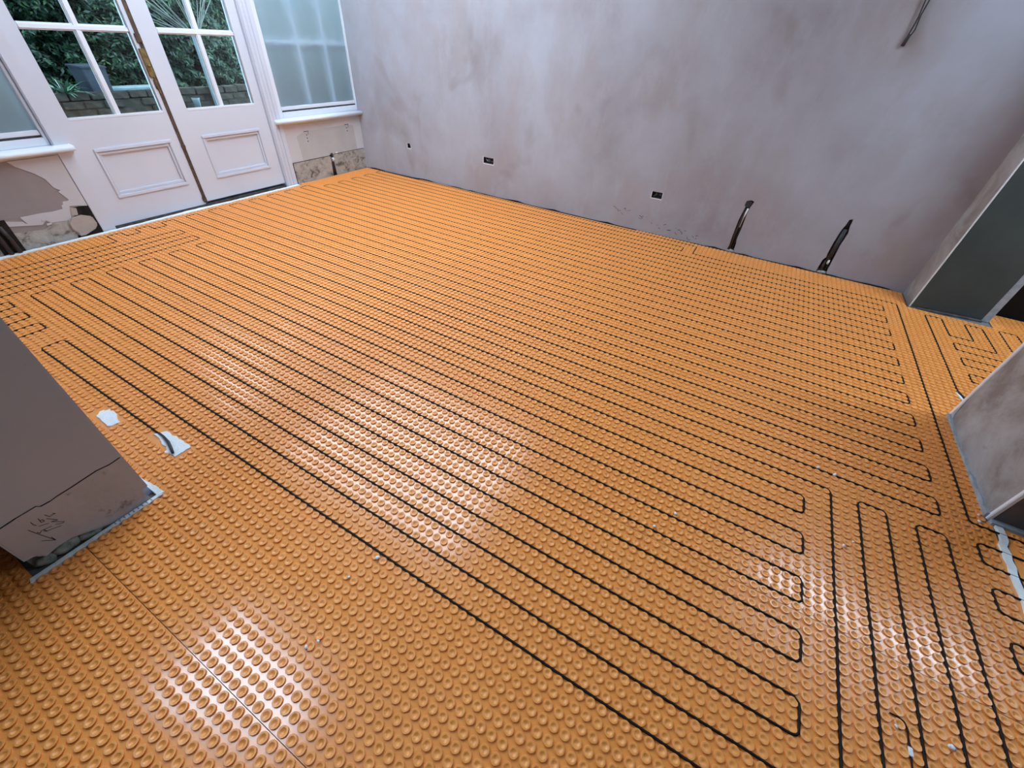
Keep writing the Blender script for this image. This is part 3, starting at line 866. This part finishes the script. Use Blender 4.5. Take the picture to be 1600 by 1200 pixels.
def make_mat(root, parts, with_objects):
    global STUD_NEAR
    mb = MB()
    pts = []
    for R, ya, yb in parts:
        x0, x1, y0, y1 = R
        wall = y1 == 'W'
        top = yw(-2) - 0.012 if wall else y1
        a, b = max(y0, ya), min(top, yb)
        if b - a < 0.005:
            continue
        gap = 0.0008
        grid_sheet(mb, x0, x1, a + (gap if a == ya else 0), b - (gap if b == yb else 0), wall and yb > top)
        for i in range(math.floor(x0 / 0.03) - 1, math.ceil(x1 / 0.03) + 1):
            for j in range(math.floor(a / 0.03) - 1, math.ceil(b / 0.03) + 4):
                x, y = (i + 0.5) * 0.03, (j + 0.5) * 0.03
                if not (a <= y < (b if not (wall and yb > top) else 9)):
                    continue
                if not in_region(x, y, R, 0.0035):
                    continue
                if in_hole(i + 0.5, -(j + 0.5)):
                    continue
                pts.append((x, y))
    sheet = mb.build('base_sheet', 'orange', None, True, fix=False)
    set_parent(sheet, root)
    pts = np.array(sorted(set((round(x, 4), round(y, 4)) for x, y in pts)))
    z = curl(pts[:, 0], pts[:, 1])
    P3 = np.c_[pts, z]
    q = P3 - CAM
    dep = q @ _f
    u = 800 + F_PX * (q @ CR) / np.maximum(dep, 1e-3)
    v = 600 + F_PX * (q @ CD) / np.maximum(dep, 1e-3)
    vis = (dep > 0.1) & (u > -8) & (u < 1608) & (v > -8) & (v < 1208)
    dist = np.linalg.norm(q, axis=1)
    single = np.zeros(len(pts), bool)
    if with_objects:
        order = np.argsort(np.where(vis, dist, 1e9))
        order = [k for k in order if vis[k]][:300]
        single[order] = True
        if STUD_NEAR is None:
            vv, ff = stud_mesh(14, PROF_A, 'stud')
            me = bpy.data.meshes.new('stud')
            me.from_pydata(vv.tolist(), [], ff)
            me.polygons.foreach_set('use_smooth', [not (4 * 14 <= k < 5 * 14) for k in range(len(me.polygons))])
            me.materials.append(M['orange_stud'])
            STUD_NEAR = me
        inv = Matrix.Translation(root.location).inverted()
        for k in order:
            o = bpy.data.objects.new('stud', STUD_NEAR)
            o.location = P3[k]
            o.parent = root
            o.matrix_parent_inverse = inv
            COL.objects.link(o)
    rest = ~single & (vis | (dist < 2.0))
    V, L, S_, SM, base = [], [], [], [], 0
    for lod, (seg, prof, lo, hi) in enumerate(((12, PROF_B, 0, 1.75), (10, PROF_B, 1.75, 2.6), (8, PROF_C, 2.6, 99))):
        sel = P3[rest & (dist >= lo) & (dist < hi)]
        if not len(sel):
            continue
        vv, ff = stud_mesh(seg, prof, 's')
        nv = len(vv)
        allv = (sel[:, None, :] + vv[None]).reshape(-1, 3)
        flat = np.concatenate([np.array(f_) for f_ in ff])
        lens = np.array([len(f_) for f_ in ff])
        offs = (np.arange(len(sel)) * nv + base)[:, None]
        L.append((flat[None] + offs).ravel())
        S_.append(np.tile(lens, len(sel)))
        ring = len(prof) - 3
        fl = np.array([not (ring * seg <= k < (ring + 1) * seg) for k in range(len(ff))])
        SM.append(np.tile(fl, len(sel)))
        V.append(allv)
        base += len(allv)
    if V:
        V = np.concatenate(V); L = np.concatenate(L); S_ = np.concatenate(S_)
        me = bpy.data.meshes.new('studs')
        me.vertices.add(len(V)); me.vertices.foreach_set('co', V.astype(np.float32).ravel())
        me.loops.add(len(L)); me.loops.foreach_set('vertex_index', L.astype(np.int32))
        me.polygons.add(len(S_))
        st = np.concatenate([[0], np.cumsum(S_)[:-1]])
        me.polygons.foreach_set('loop_start', st.astype(np.int32))
        me.polygons.foreach_set('use_smooth', np.concatenate(SM))
        me.update(calc_edges=True)
        o = link('studs', me, 'orange_stud')
        o['kind'] = 'stuff'
        set_parent(o, root)


build_mats()


# ------------------------------------------------------------------ heating cables
def cable_path(lat, r_corner=0.022, wob=0.0010):
    """lattice corner list -> smooth 3-D polyline lying in the channels"""
    P = [np.array([i * 0.03, -j * 0.03]) for i, j in lat]
    out = []
    for k in range(len(P)):
        if k in (0, len(P) - 1):
            out.append(P[k]); continue
        a, b, c = P[k - 1], P[k], P[k + 1]
        u = (a - b) / np.linalg.norm(a - b); w = (c - b) / np.linalg.norm(c - b)
        rr = min(r_corner, np.linalg.norm(a - b) * 0.45, np.linalg.norm(c - b) * 0.45)
        for t in (0, 0.25, 0.5, 0.75, 1):
            p0, p1, p2 = b + u * rr, b, b + w * rr
            out.append((1 - t) ** 2 * p0 + 2 * t * (1 - t) * p1 + t * t * p2)
    res = []
    for a, b in zip(out[:-1], out[1:]):
        L = np.linalg.norm(b - a)
        n = max(1, int(L / 0.09))
        for t in range(n):
            res.append(a + (b - a) * t / n)
    res.append(out[-1])
    rr = random.Random(3)
    return [(p[0] + rr.uniform(-wob, wob), p[1] + rr.uniform(-wob, wob), 0.0029 + float(curl(p[0], p[1]))) for p in res]


def build_cables():
    # near serpentine
    c1 = [(-74.4, 3), (-108, 3), (-108, 0), (0, 0), (0, -3)]
    j = -3
    while j > -36:
        c1 += [(-129, j), (-129, j - 3)]
        j -= 3
        if j == -36:
            break
        c1 += [(0, j), (0, j - 3)]
        j -= 3
    c1 += [(3, -36), (3, 3), (6, 3), (6, -36), (9, -36), (9, 3), (12, 3), (12, -36), (15, -36), (15, 3)]
    # far serpentine, entering from the right-hand room
    c2 = [(46, -40), (18, -40), (18, -105), (-28, -105), (-28, -111), (-145, -111), (-145, -108), (-31, -108), (-31, -105), (-145, -105), (-145, -102)]
    j = -102
    while j <= -42:
        l = -145 if j + 3 <= -87 else -149
        c2 += [(15, j), (15, j + 3)]
        j += 3
        if j >= -39:
            break
        l = -145 if j <= -84 else -149
        c2 += [(l, j), (l, j + 3)]
        j += 3
    c2 += [(-149, -39), (-149, -36), (-146, -36), (-146, -33), (-149, -33), (-149, -30), (-146, -30), (-146, -27), (-149, -27), (-149, -24), (-144, -24), (-144, 6),
           (-141, 6), (-141, -36), (-138, -36), (-138, 6), (-135, 6), (-135, -36), (-132, -36), (-132, 6), (-129, 6), (-129, 0), (-126, 0), (-126, 6), (-123, 6), (-123, 0), (-120, 0),
           (-120, 6), (-117, 6), (-117, 0), (-114, 0), (-114, 6)]
    c3 = [(23, -72.5), (23, -103), (26, -103), (26, -95), (30, -95), (30, -103), (33, -103), (33, -92), (26, -92), (26, -89), (42, -89), (42, -86), (26, -86), (26, -83), (42, -83), (42, -80), (26, -80), (26, -77), (45, -77),
          (45, -95), (39, -95), (39, -104), (36, -104), (36, -94)]
    c4 = [(46, -37), (18, -37), (18, -34), (46, -34), (46, -31), (18, -31), (18, -28), (46, -28), (46, -25), (18, -25), (18, -22), (46, -22)]
    specs = [(c1, 'black heating cable snaking across the near half and ending in the white patch'),
             (c2, 'black heating cable snaking across the far half up to the plastered wall'),
             (c3, 'black heating cable looping in the doorway beside the green board'),
             (c4, 'black heating cable looping across the white joint line at the right edge')]
    for lat, lab in specs:
        P = cable_path(lat)
        o = MB().tube(P, 0.0036, 8).build('heating_cable', 'cable', None, True, fix=False)
        tag(o, lab, 'cable', 'heating cables')
        if lat is c1:
            # thicker factory joint lying in the filler patch
            MB().tube([(-2.245, -0.088, 0.006), (-2.205, -0.090, 0.009), (-2.160, -0.096, 0.0115), (-2.118, -0.108, 0.012), (-2.094, -0.116, 0.010)], [0.0036, 0.0042, 0.0050, 0.0050, 0.0046], 8).build('cable_joint', 'blue_cable', o, True)
        if lat is c3:
            MB().tube([(0.690, 2.178, 0.004), (0.692, 2.14, 0.008), (0.702, 2.09, 0.012), (0.722, 2.03, 0.012), (0.75, 1.96, 0.008), (0.77, 1.90, 0.006)], [0.0032, 0.0042, 0.0052, 0.0052, 0.005, 0.005], 8).build('cold_lead', 'blue_cable', o, True)
    # thin floor sensor lead with its tag
    o = MB().tube(cable_path([(6.9, -12), (8, -12), (8, 3)], 0.025), 0.0022, 6).build('sensor_lead', 'cable', None, True, fix=False)
    tag(o, 'thin black sensor lead with a white tag between two cable runs', 'cable')
    MB().box(0.2355, 0.2455, 0.283, 0.303, 0.0035, 0.0068).build('lead_tag', 'filler', o, bevel=0.001)


build_cables()


# ------------------------------------------------------------------ filler, joint strips, crumbs
def ragged(pts, amp, n=5):
    out = []
    for (a, b), (c, d) in zip(pts, pts[1:] + pts[:1]):
        for k in range(n):
            t = k / n
            out.append((a + (c - a) * t + random.uniform(-amp, amp), b + (d - b) * t + random.uniform(-amp, amp)))
    return out


CRUMBS = ['white plaster crumb beside the nearest cable run, lower centre left', 'white plaster crumb between the two nearest cable runs, left of centre', 'white crumb on the run just above the long vertical cable loops',
          'white crumb left of another on the run above the vertical loops', 'lower-left of two crumbs inside the leftmost vertical cable loop', 'white crumb right of centre, under a nearby paler crumb',
          'pale crumb right of centre, above a nearby crumb', 'white crumb below and left of the nearest cable run', 'right-hand of two crumbs on the bare studs at bottom left', 'left-hand of two crumbs on the bare studs at bottom left',
          'upper-left of two crumbs inside the leftmost vertical cable loop', 'tiny white crumb in the middle of the far cable runs', 'upper of two crumbs at the near corner of the right pier', 'lower of two crumbs at the near corner of the right pier',
          'white crumb just left of the bent sensor lead', 'white crumb right of the white tag on the sensor lead']


def build_floor_bits():
    zf = lambda a, b, d: (a, b, d)
    p = ragged([(-2.236, -0.070), (-2.258, -0.103), (-2.205, -0.104), (-2.155, -0.113), (-2.125, -0.128), (-2.080, -0.118), (-2.078, -0.064), (-2.150, -0.062)], 0.0035, 4)
    tag(MB().prism(p[::1], zf, 0.0, 0.0042).build('filler_patch', 'filler'), 'white filler patch holding the end of a black cable', 'filler')
    p = ragged([(-2.520, -0.117), (-2.556, -0.140), (-2.535, -0.168), (-2.438, -0.172), (-2.425, -0.135)], 0.006, 5)
    tag(MB().prism(p, zf, 0.0, 0.0046).build('filler_patch', 'filler'), 'smaller white filler smear close to the grey wall stub', 'filler')
    # white joint at the door threshold
    def strip(name, pts_a, pts_b, z0, z1, mat='filler'):
        return MB().prism(pts_a + pts_b[::-1], zf, z0, z1).build(name, mat)
    ys = np.linspace(-0.20, 2.40, 90)
    a = [(-4.537 + random.uniform(-0.003, 0.003), y) for y in ys]
    b = [(-4.562 - 0.008 * random.random() - 0.012 * max(0, math.sin(y * 5 + 1)), y) for y in ys]
    tag(strip('threshold_joint', a, b, -0.004, 0.006), 'ragged white filler line along the foot of the double doors', 'filler')
    # white edge strip hugging the wall stub
    a = [(NIBX + 0.003, y) for y in np.linspace(-0.575, -0.236, 24)]
    b = [(NIBX + 0.017 + random.uniform(-0.002, 0.002), y) for y in np.linspace(-0.578, -0.228, 24)]
    es = strip('edge_strip', a, b, -0.003, 0.006, 'filler')
    for k in range(9):
        y = -0.262 - 0.013 * k
        MB().box(NIBX + 0.003, NIBX + 0.015, y - 0.002, y + 0.002, 0.004, 0.0066).build('strip_groove', 'foam', es)
    tag(es, 'white ribbed edging strip at the foot of the grey wall stub', 'edging')
    a = [(x, NIBY1 + 0.002) for x in np.linspace(-2.15, NIBX + 0.01, 16)]
    b = [(x, NIBY1 + 0.006 + 0.016 * t + random.uniform(-0.002, 0.002)) for t, x in zip(np.linspace(0, 1, 16), np.linspace(-2.15, NIBX + 0.012, 16))]
    tag(strip('edge_strip', b, a, -0.003, 0.007), 'ragged white filler wedge round the corner of the grey wall stub', 'edging')
    tag(strip('edge_strip', [(x, NIBY1 + 0.001) for x in np.linspace(-4.55, -2.15, 40)], [(x, NIBY1 + 0.006) for x in np.linspace(-4.55, -2.15, 40)], -0.003, 0.006, 'bead'), 'thin pale edging between heating mat and far side of grey stub', 'edging')
    # white joint line in the right-hand opening
    ys = np.linspace(0.15, 1.258, 40)
    a = [(0.611 + random.uniform(-0.003, 0.003) + (0.012 if y > 1.15 else 0.0), y) for y in ys]
    b = [(0.634 + random.uniform(-0.004, 0.004) + (0.012 if y > 1.15 else 0.0), y) for y in ys]
    tag(strip('joint_strip', b, a, -0.004, 0.006), 'white joint line crossing the floor in the right-hand opening', 'filler')
    # torn white tape beside the cold lead
    p = [(0.676, 2.145), (0.690, 2.120), (0.702, 2.075), (0.716, 2.060), (0.700, 2.062), (0.684, 2.100)]
    tag(MB().prism(p, zf, 0.004, 0.0085).build('tape_scrap', 'filler'), 'scrap of white tape beside the lead entering the right pier', 'tape')
    # plaster crumbs
    spots = [(590, 872), (664, 778), (1304, 742), (1278, 731), (1333, 847), (1022, 823), (1055, 803), (545, 902), (497, 1002), (478, 1012), (1318, 853), (1134, 517), (1529, 805), (1530, 815), (1400, 1135), (1486, 1168)]
    for k, (u, v) in enumerate(spots):
        d = _f + CR * (u - 800) / F_PX + CD * (v - 600) / F_PX
        t = -(CAM[2] - 0.006) / d[2]
        p = CAM + d * t
        s_ = 0.0035 + 0.003 * random.random()
        o = blob('plaster_crumb', (p[0], p[1], 0.006 + s_ * 0.4 + float(curl(p[0], p[1]))), (s_, s_ * 1.5, s_ * 0.7), 'filler', None, k, 1)
        o.rotation_euler.z = random.uniform(0, 3)
        tag(o, CRUMBS[k], 'crumb', 'plaster crumbs')


build_floor_bits()


# ------------------------------------------------------------------ fittings in the plastered wall
def build_wall_fittings():
    labs = ['small dark empty socket box near the corner of the plastered wall', 'wide double socket box with wire tails in the plastered wall', 'single empty socket box left of the wall chases']
    for k, (s0, s1, z0, z1) in enumerate(SOCKETS):
        x0, x1 = XD + s0, XD + s1
        yf = yw((x0 + x1) / 2)
        r = empty('socket_box', ((x0 + x1) / 2, yf, z0))
        t = 0.002
        box = MB()
        box.box(x0 + 0.001, x1 - 0.001, yf + 0.036, yf + 0.040, z0 + 0.001, z1 - 0.001)
        set_parent(box.build('back_plate', 'metal_dark'), r)
        for (a, b, c, d) in ((x0 + 0.0005, x0 + t, z0, z1), (x1 - t, x1 - 0.0005, z0, z1), (x0 + t, x1 - t, z0 + 0.0005, z0 + t), (x0 + t, x1 - t, z1 - t, z1 - 0.0005)):
            set_parent(MB().box(a, b, yf + 0.004, yf + 0.036, c, d).build('side_plate', 'metal_dark'), r)
        # pale filler rim
        w = 0.005
        rim = MB()
        rim.box(x0 - w, x0, yf - 0.0015, yf + 0.004, z0 - w, z1 + w * 0.6); rim.box(x0, x1, yf - 0.0015, yf + 0.004, z0 - w * 1.4, z0)
        rim.box(x1, x1 + w * 0.7, yf - 0.0015, yf + 0.004, z0 - w, z1 + w * 0.6)
        set_parent(rim.build('filler_rim', 'bead'), r)
        rr = random.Random(k)
        for q in range(4 if k == 1 else 2):
            cx = x0 + (x1 - x0) * (0.2 + 0.6 * rr.random()); cz = (z0 + z1) / 2
            pts = [(cx + rr.uniform(-0.012, 0.012), yf + 0.034 - 0.006 * m, cz + rr.uniform(-0.014, 0.014)) for m in range(5)]
            set_parent(MB().tube(pts, 0.0016, 5).build('wire_tail', 'bead' if q == 0 and k == 1 else 'foam', None, True), r)
        tag(r, labs[k], 'socket box', 'socket boxes in the plastered wall')
    for k, (sx, lab) in enumerate(((3.990, 'brown conduit in the taller chase left of the other one'), (4.660, 'dark conduit in the chase nearest the green board'))):
        x = XD + sx
        y = yw(x) + 0.014
        r = empty('conduit', (x, y, 0.0))
        if k == 0:
            set_parent(MB().tube([(x - 0.007, y, -0.004), (x - 0.008, y, 0.15), (x - 0.004, y + 0.004, 0.345)], 0.011, 10).build('tube', 'conduit', None, True), r)
            set_parent(MB().tube([(x + 0.014, y, -0.004), (x + 0.013, y + 0.002, 0.18), (x + 0.010, y + 0.002, 0.33)], 0.006, 8).build('tube', 'conduit', None, True), r)
            set_parent(MB().tube([(x + 0.004, y - 0.002, 0.20), (x + 0.006, y - 0.004, 0.27), (x + 0.010, y - 0.006, 0.315), (x + 0.012, y - 0.006, 0.345)], [0.0025, 0.003, 0.008, 0.007], 8).build('white_tail', 'bead', None, True), r)
            set_parent(MB().box(x - 0.024, x + 0.022, y - 0.012, y + 0.018, 0.352, 0.398).build('metal_cap', 'metal_dark', None, False, 0.003), r)
        else:
            set_parent(MB().tube([(x + 0.004, y, 0.10), (x + 0.002, y, 0.22), (x + 0.003, y + 0.004, 0.335)], 0.017, 10).build('tube', 'metal_dark', None, True), r)
            set_parent(MB().tube([(x - 0.006, y, -0.004), (x - 0.004, y, 0.10)], 0.012, 10).build('tube', 'conduit', None, True), r)
            set_parent(MB().tube([(x + 0.022, y, -0.004), (x + 0.018, y, 0.09)], 0.009, 8).build('tube', 'void', None, True), r)
            set_parent(MB().tube([(x + 0.012, y - 0.012, 0.078), (x + 0.010, y - 0.014, 0.108)], 0.0075, 8).build('white_tail', 'bead', None, True), r)
            set_parent(MB().tube([(x + 0.003, y + 0.002, 0.33), (x - 0.002, y + 0.004, 0.395)], 0.012, 8).build('tube', 'void', None, True), r)
        set_parent(blob('debris', (x + 0.005, y - 0.006, 0.008), (0.034, 0.014, 0.014), 'grimy', None, k), r)
        tag(r, lab, 'conduit', 'conduits in the wall chases')
    # wires hanging out of the wall at the top
    x = XD + 4.443
    y = yw(x)
    r = empty('hanging_wire', (x, y, 1.35))
    set_parent(MB().tube([(x - 0.012, y - 0.004, 1.36), (x - 0.008, y - 0.012, 1.40), (x - 0.006, y - 0.014, 1.46), (x - 0.016, y - 0.014, 1.56), (x - 0.02, y - 0.01, 1.75), (x - 0.02, y + 0.004, 1.86)], 0.0035, 8).build('wire', 'metal_dark', None, True), r)
    set_parent(MB().tube([(x - 0.004, y - 0.006, 1.362), (x + 0.008, y - 0.014, 1.41), (x + 0.000, y - 0.018, 1.47), (x + 0.004, y - 0.016, 1.56), (x - 0.006, y - 0.010, 1.75), (x - 0.012, y + 0.004, 1.86)], 0.0035, 8).build('wire', 'metal_dark', None, True), r)
    set_parent(MB().tube([(x - 0.010, y - 0.004, 1.340), (x - 0.006, y - 0.010, 1.372), (x - 0.003, y - 0.012, 1.392)], [0.010, 0.0095, 0.006], 10).build('taped_end', 'metal_dark', None, True), r)
    tag(r, 'pair of dark wires with a taped end hanging on the plastered wall', 'wire')


build_wall_fittings()


# ------------------------------------------------------------------ unseen ceiling light added in the next room
def build_batten():
    r = empty('added_batten', (1.55, 2.42, CEIL))
    set_parent(MB().box(0.72, 2.38, 2.23, 2.61, CEIL - 0.03, CEIL).build('housing', 'white_paint', None, False, 0.004), r)
    set_parent(MB().box(0.75, 2.35, 2.25, 2.59, CEIL - 0.055, CEIL - 0.03).build('diffuser', 'led', None, False, 0.004), r)
    for x in (0.735, 2.365):
        set_parent(MB().box(x - 0.015, x + 0.015, 2.23, 2.61, CEIL - 0.058, CEIL - 0.03).build('end_cap', 'white_paint', None, False, 0.003), r)
    tag(r, 'added, unseen ceiling panel light in the next room on the right', 'lamp')


build_batten()


# ------------------------------------------------------------------ garden behind the glass
def build_garden():
    struct(MB().box(-12, XD - 0.25, -6, 9, -0.4, -0.12).build('ground', 'soil'))
    # low brick wall
    wx = -6.40
    g = empty('garden_wall', (wx, 2.4, -0.12))
    set_parent(MB().box(wx - 0.30, wx - 0.012, -1.5, 6.0, -0.14, 0.55).build('wall_core', 'soil'), g)
    set_parent(MB().box(wx - 0.31, wx + 0.0, -1.5, 6.0, -0.14, 0.22).build('wall_base', 'brick'), g)
    bm = MB().box(-0.10, 0.0, -0.075, 0.075, -0.029, 0.029)
    proto = bm.build('brick', 'brick', None, False, 0.006)
    me = proto.data
    bpy.data.objects.remove(proto, do_unlink=True)
    inv = Matrix.Translation(g.location).inverted()
    for row in range(6):
        for k in range(14):
            y = 1.25 + 0.163 * k + (0.08 if row % 2 else 0)
            o = bpy.data.objects.new('brick', me)
            o.location = (wx + random.uniform(-0.012, 0.006), y, 0.255 + 0.066 * row + random.uniform(-0.004, 0.004))
            o.rotation_euler = (random.uniform(-0.03, 0.03), random.uniform(-0.03, 0.03), random.uniform(-0.04, 0.04))
            o.parent = g; o.matrix_parent_inverse = inv
            COL.objects.link(o)
    set_parent(MB().box(wx - 0.26, wx - 0.05, 1.95, 2.42, 0.612, 0.632).build('coping', 'post', None, False, 0.003), g)
    tag(g, 'low dark brick garden wall outside the double doors', 'wall')
    # planter on the wall
    p = empty('planter_box', (wx - 0.15, 1.865, 0.61))
    pts = [(-0.075, 0.0), (0.085, 0.0), (0.105, 0.195), (-0.095, 0.195)]
    MB().prism(pts, lambda a, b, d: (d, a, b), -0.13, 0.13).build('body', 'slate', p, bevel=0.004)
    MB().box(-0.14, 0.14, -0.102, 0.112, 0.187, 0.202).build('rim', 'slate', p, bevel=0.003)
    tag(p, 'dark slate planter box on the garden wall behind the left door', 'planter')
    # strap-leaved plant
    s = empty('strap_plant', (wx - 0.06, 1.58, 0.60))
    b = MB()
    for k in range(30):
        a = random.uniform(0, 6.28); L = random.uniform(0.14, 0.27); w = 0.011
        up = random.uniform(0.5, 1.0)
        q = [np.array([0, 0, 0]) + np.array([math.cos(a), math.sin(a), 0]) * L * t * 0.9 + np.array([0, 0, 1]) * L * (up * t - 0.7 * t * t * (1.1 - up + 0.3)) for t in (0, 0.35, 0.7, 1)]
        sd = np.array([-math.sin(a), math.cos(a), 0]) * w
        vs_ = []
        for t, c in zip((1, 0.9, 0.6, 0.1), q):
            vs_ += [c - sd * t, c + sd * t]
        b.add(vs_, [(0, 1, 3, 2), (2, 3, 5, 4), (4, 5, 7, 6)])
    b.build('leaves', 'blade', s, fix=False)['kind'] = 'stuff'
    tag(s, 'green strap-leaved plant left of the slate planter', 'plant')
    # pale post
    o = MB().prism([(2.862, -0.14), (2.918, -0.14), (2.918, 1.07), (2.890, 1.10), (2.862, 1.07)], lambda a, b, d: (d, a, b), wx + 0.02, wx + 0.07).build('garden_post', 'post', bevel=0.004)
    tag(o, 'pale blue-grey post in the garden behind the right door', 'post')
    # hedge: dark core with leaves standing off it
    h = empty('hedge', (-7.3, 2.4, -0.12))
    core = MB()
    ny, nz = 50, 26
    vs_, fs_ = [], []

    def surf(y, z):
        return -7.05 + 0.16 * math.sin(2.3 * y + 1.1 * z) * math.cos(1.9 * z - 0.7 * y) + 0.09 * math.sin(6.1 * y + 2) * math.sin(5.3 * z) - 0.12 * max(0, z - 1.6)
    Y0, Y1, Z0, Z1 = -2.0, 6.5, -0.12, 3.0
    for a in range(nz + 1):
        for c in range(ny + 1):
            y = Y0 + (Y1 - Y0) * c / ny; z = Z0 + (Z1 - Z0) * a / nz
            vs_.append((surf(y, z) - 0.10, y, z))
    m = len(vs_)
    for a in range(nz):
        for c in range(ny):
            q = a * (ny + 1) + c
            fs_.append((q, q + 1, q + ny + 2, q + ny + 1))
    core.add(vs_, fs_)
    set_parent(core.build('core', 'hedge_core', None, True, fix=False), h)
    N = 62000
    V = np.empty((N * 4, 3))
    for k in range(N):
        y = random.uniform(0.8, 5.2) if k < N * 0.8 else random.uniform(Y0, Y1)
        z = random.uniform(0.1, 1.9) if k < N * 0.7 else random.uniform(Z0, Z1)
        clump = 0.10 * math.sin(13 * y + 4 * math.sin(9 * z)) * math.sin(11 * z + 2 * math.sin(7 * y))
        c = np.array([surf(y, z) + clump + random.uniform(-0.10, 0.05), y, z])
        L = random.uniform(0.017, 0.035); w = L * 0.36
        t = np.array([random.uniform(0.1, 0.9), random.uniform(-1, 1), random.uniform(-1.1, 0.4)]); t /= np.linalg.norm(t)
        s_ = np.cross(t, np.array([random.uniform(0.3, 1.0), random.uniform(-0.5, 0.5), random.uniform(0.2, 1.0)])); s_ /= (np.linalg.norm(s_) + 1e-9)
        V[4 * k] = c - t * L; V[4 * k + 1] = c + s_ * w; V[4 * k + 2] = c + t * L; V[4 * k + 3] = c - s_ * w
    me = bpy.data.meshes.new('leaves')
    me.vertices.add(N * 4); me.vertices.foreach_set('co', V.astype(np.float32).ravel())
    me.loops.add(N * 4); me.loops.foreach_set('vertex_index', np.arange(N * 4, dtype=np.int32))
    me.polygons.add(N); me.polygons.foreach_set('loop_start', np.arange(0, N * 4, 4, dtype=np.int32))
    me.update(calc_edges=True)
    o = link('leaves', me, 'hedge')
    o['kind'] = 'stuff'
    set_parent(o, h)
    tag(h, 'dense dark green hedge filling the view through the door glass', 'hedge')
    # bare shrub in front of the hedge
    r = empty('bare_shrub', (-6.74, 3.12, 0.62))
    MB().tube([(0, 0, -0.10), (0.0, -0.02, 0.2), (0.0, 0.0, 0.42)], [0.014, 0.012, 0.010], 8).build('stem', 'twig', r, True)
    for k in range(26):
        a = random.uniform(-1.35, 0.75); L = random.uniform(0.5, 1.0)
        pts = [np.array([0.0, 0.0, 0.40])]
        d = np.array([random.uniform(-0.1, 0.2), math.sin(a), math.cos(a) * 0.9 + 0.1])
        d /= np.linalg.norm(d)
        for q in range(6):
            pts.append(pts[-1] + d * L / 6)
            d = d + np.array([random.uniform(-0.1, 0.1), random.uniform(-0.14, 0.14), random.uniform(-0.05, 0.12)]); d /= np.linalg.norm(d)
        MB().tube(pts, [0.006, 0.0055, 0.005, 0.004, 0.003, 0.0024, 0.0016], 5).build('branch', 'twig', r, True)
    tag(r, 'leafless pale shrub in front of the hedge behind the right door', 'shrub')
    o = empty('lit_wall_dummy', (-6.30, 2.63, 0.46))  # small pale shape added where a bit of wall is sunlit
    MB().tube([(0, 0, -0.02), (0, 0, 0.06), (0, 0, 0.075)], [0.028, 0.036, 0.040], 12).build('dummy', 'post', o, True)
    MB().tube([(0, 0, 0.073), (0, 0, 0.079)], [0.036, 0.034], 12).build('soil', 'soil', o, True)
    tag(o, 'small pale pot standing for a sunlit bit of wall, seen low through the right door', 'dummy')
    st = MB().box(-6.38, -6.22, 2.5, 2.76, -0.12, 0.44).build('brick_pier', 'brick', None, False, 0.006)
    tag(st, 'short brick pier carrying a pale pot in front of the garden wall', 'pier')


build_garden()
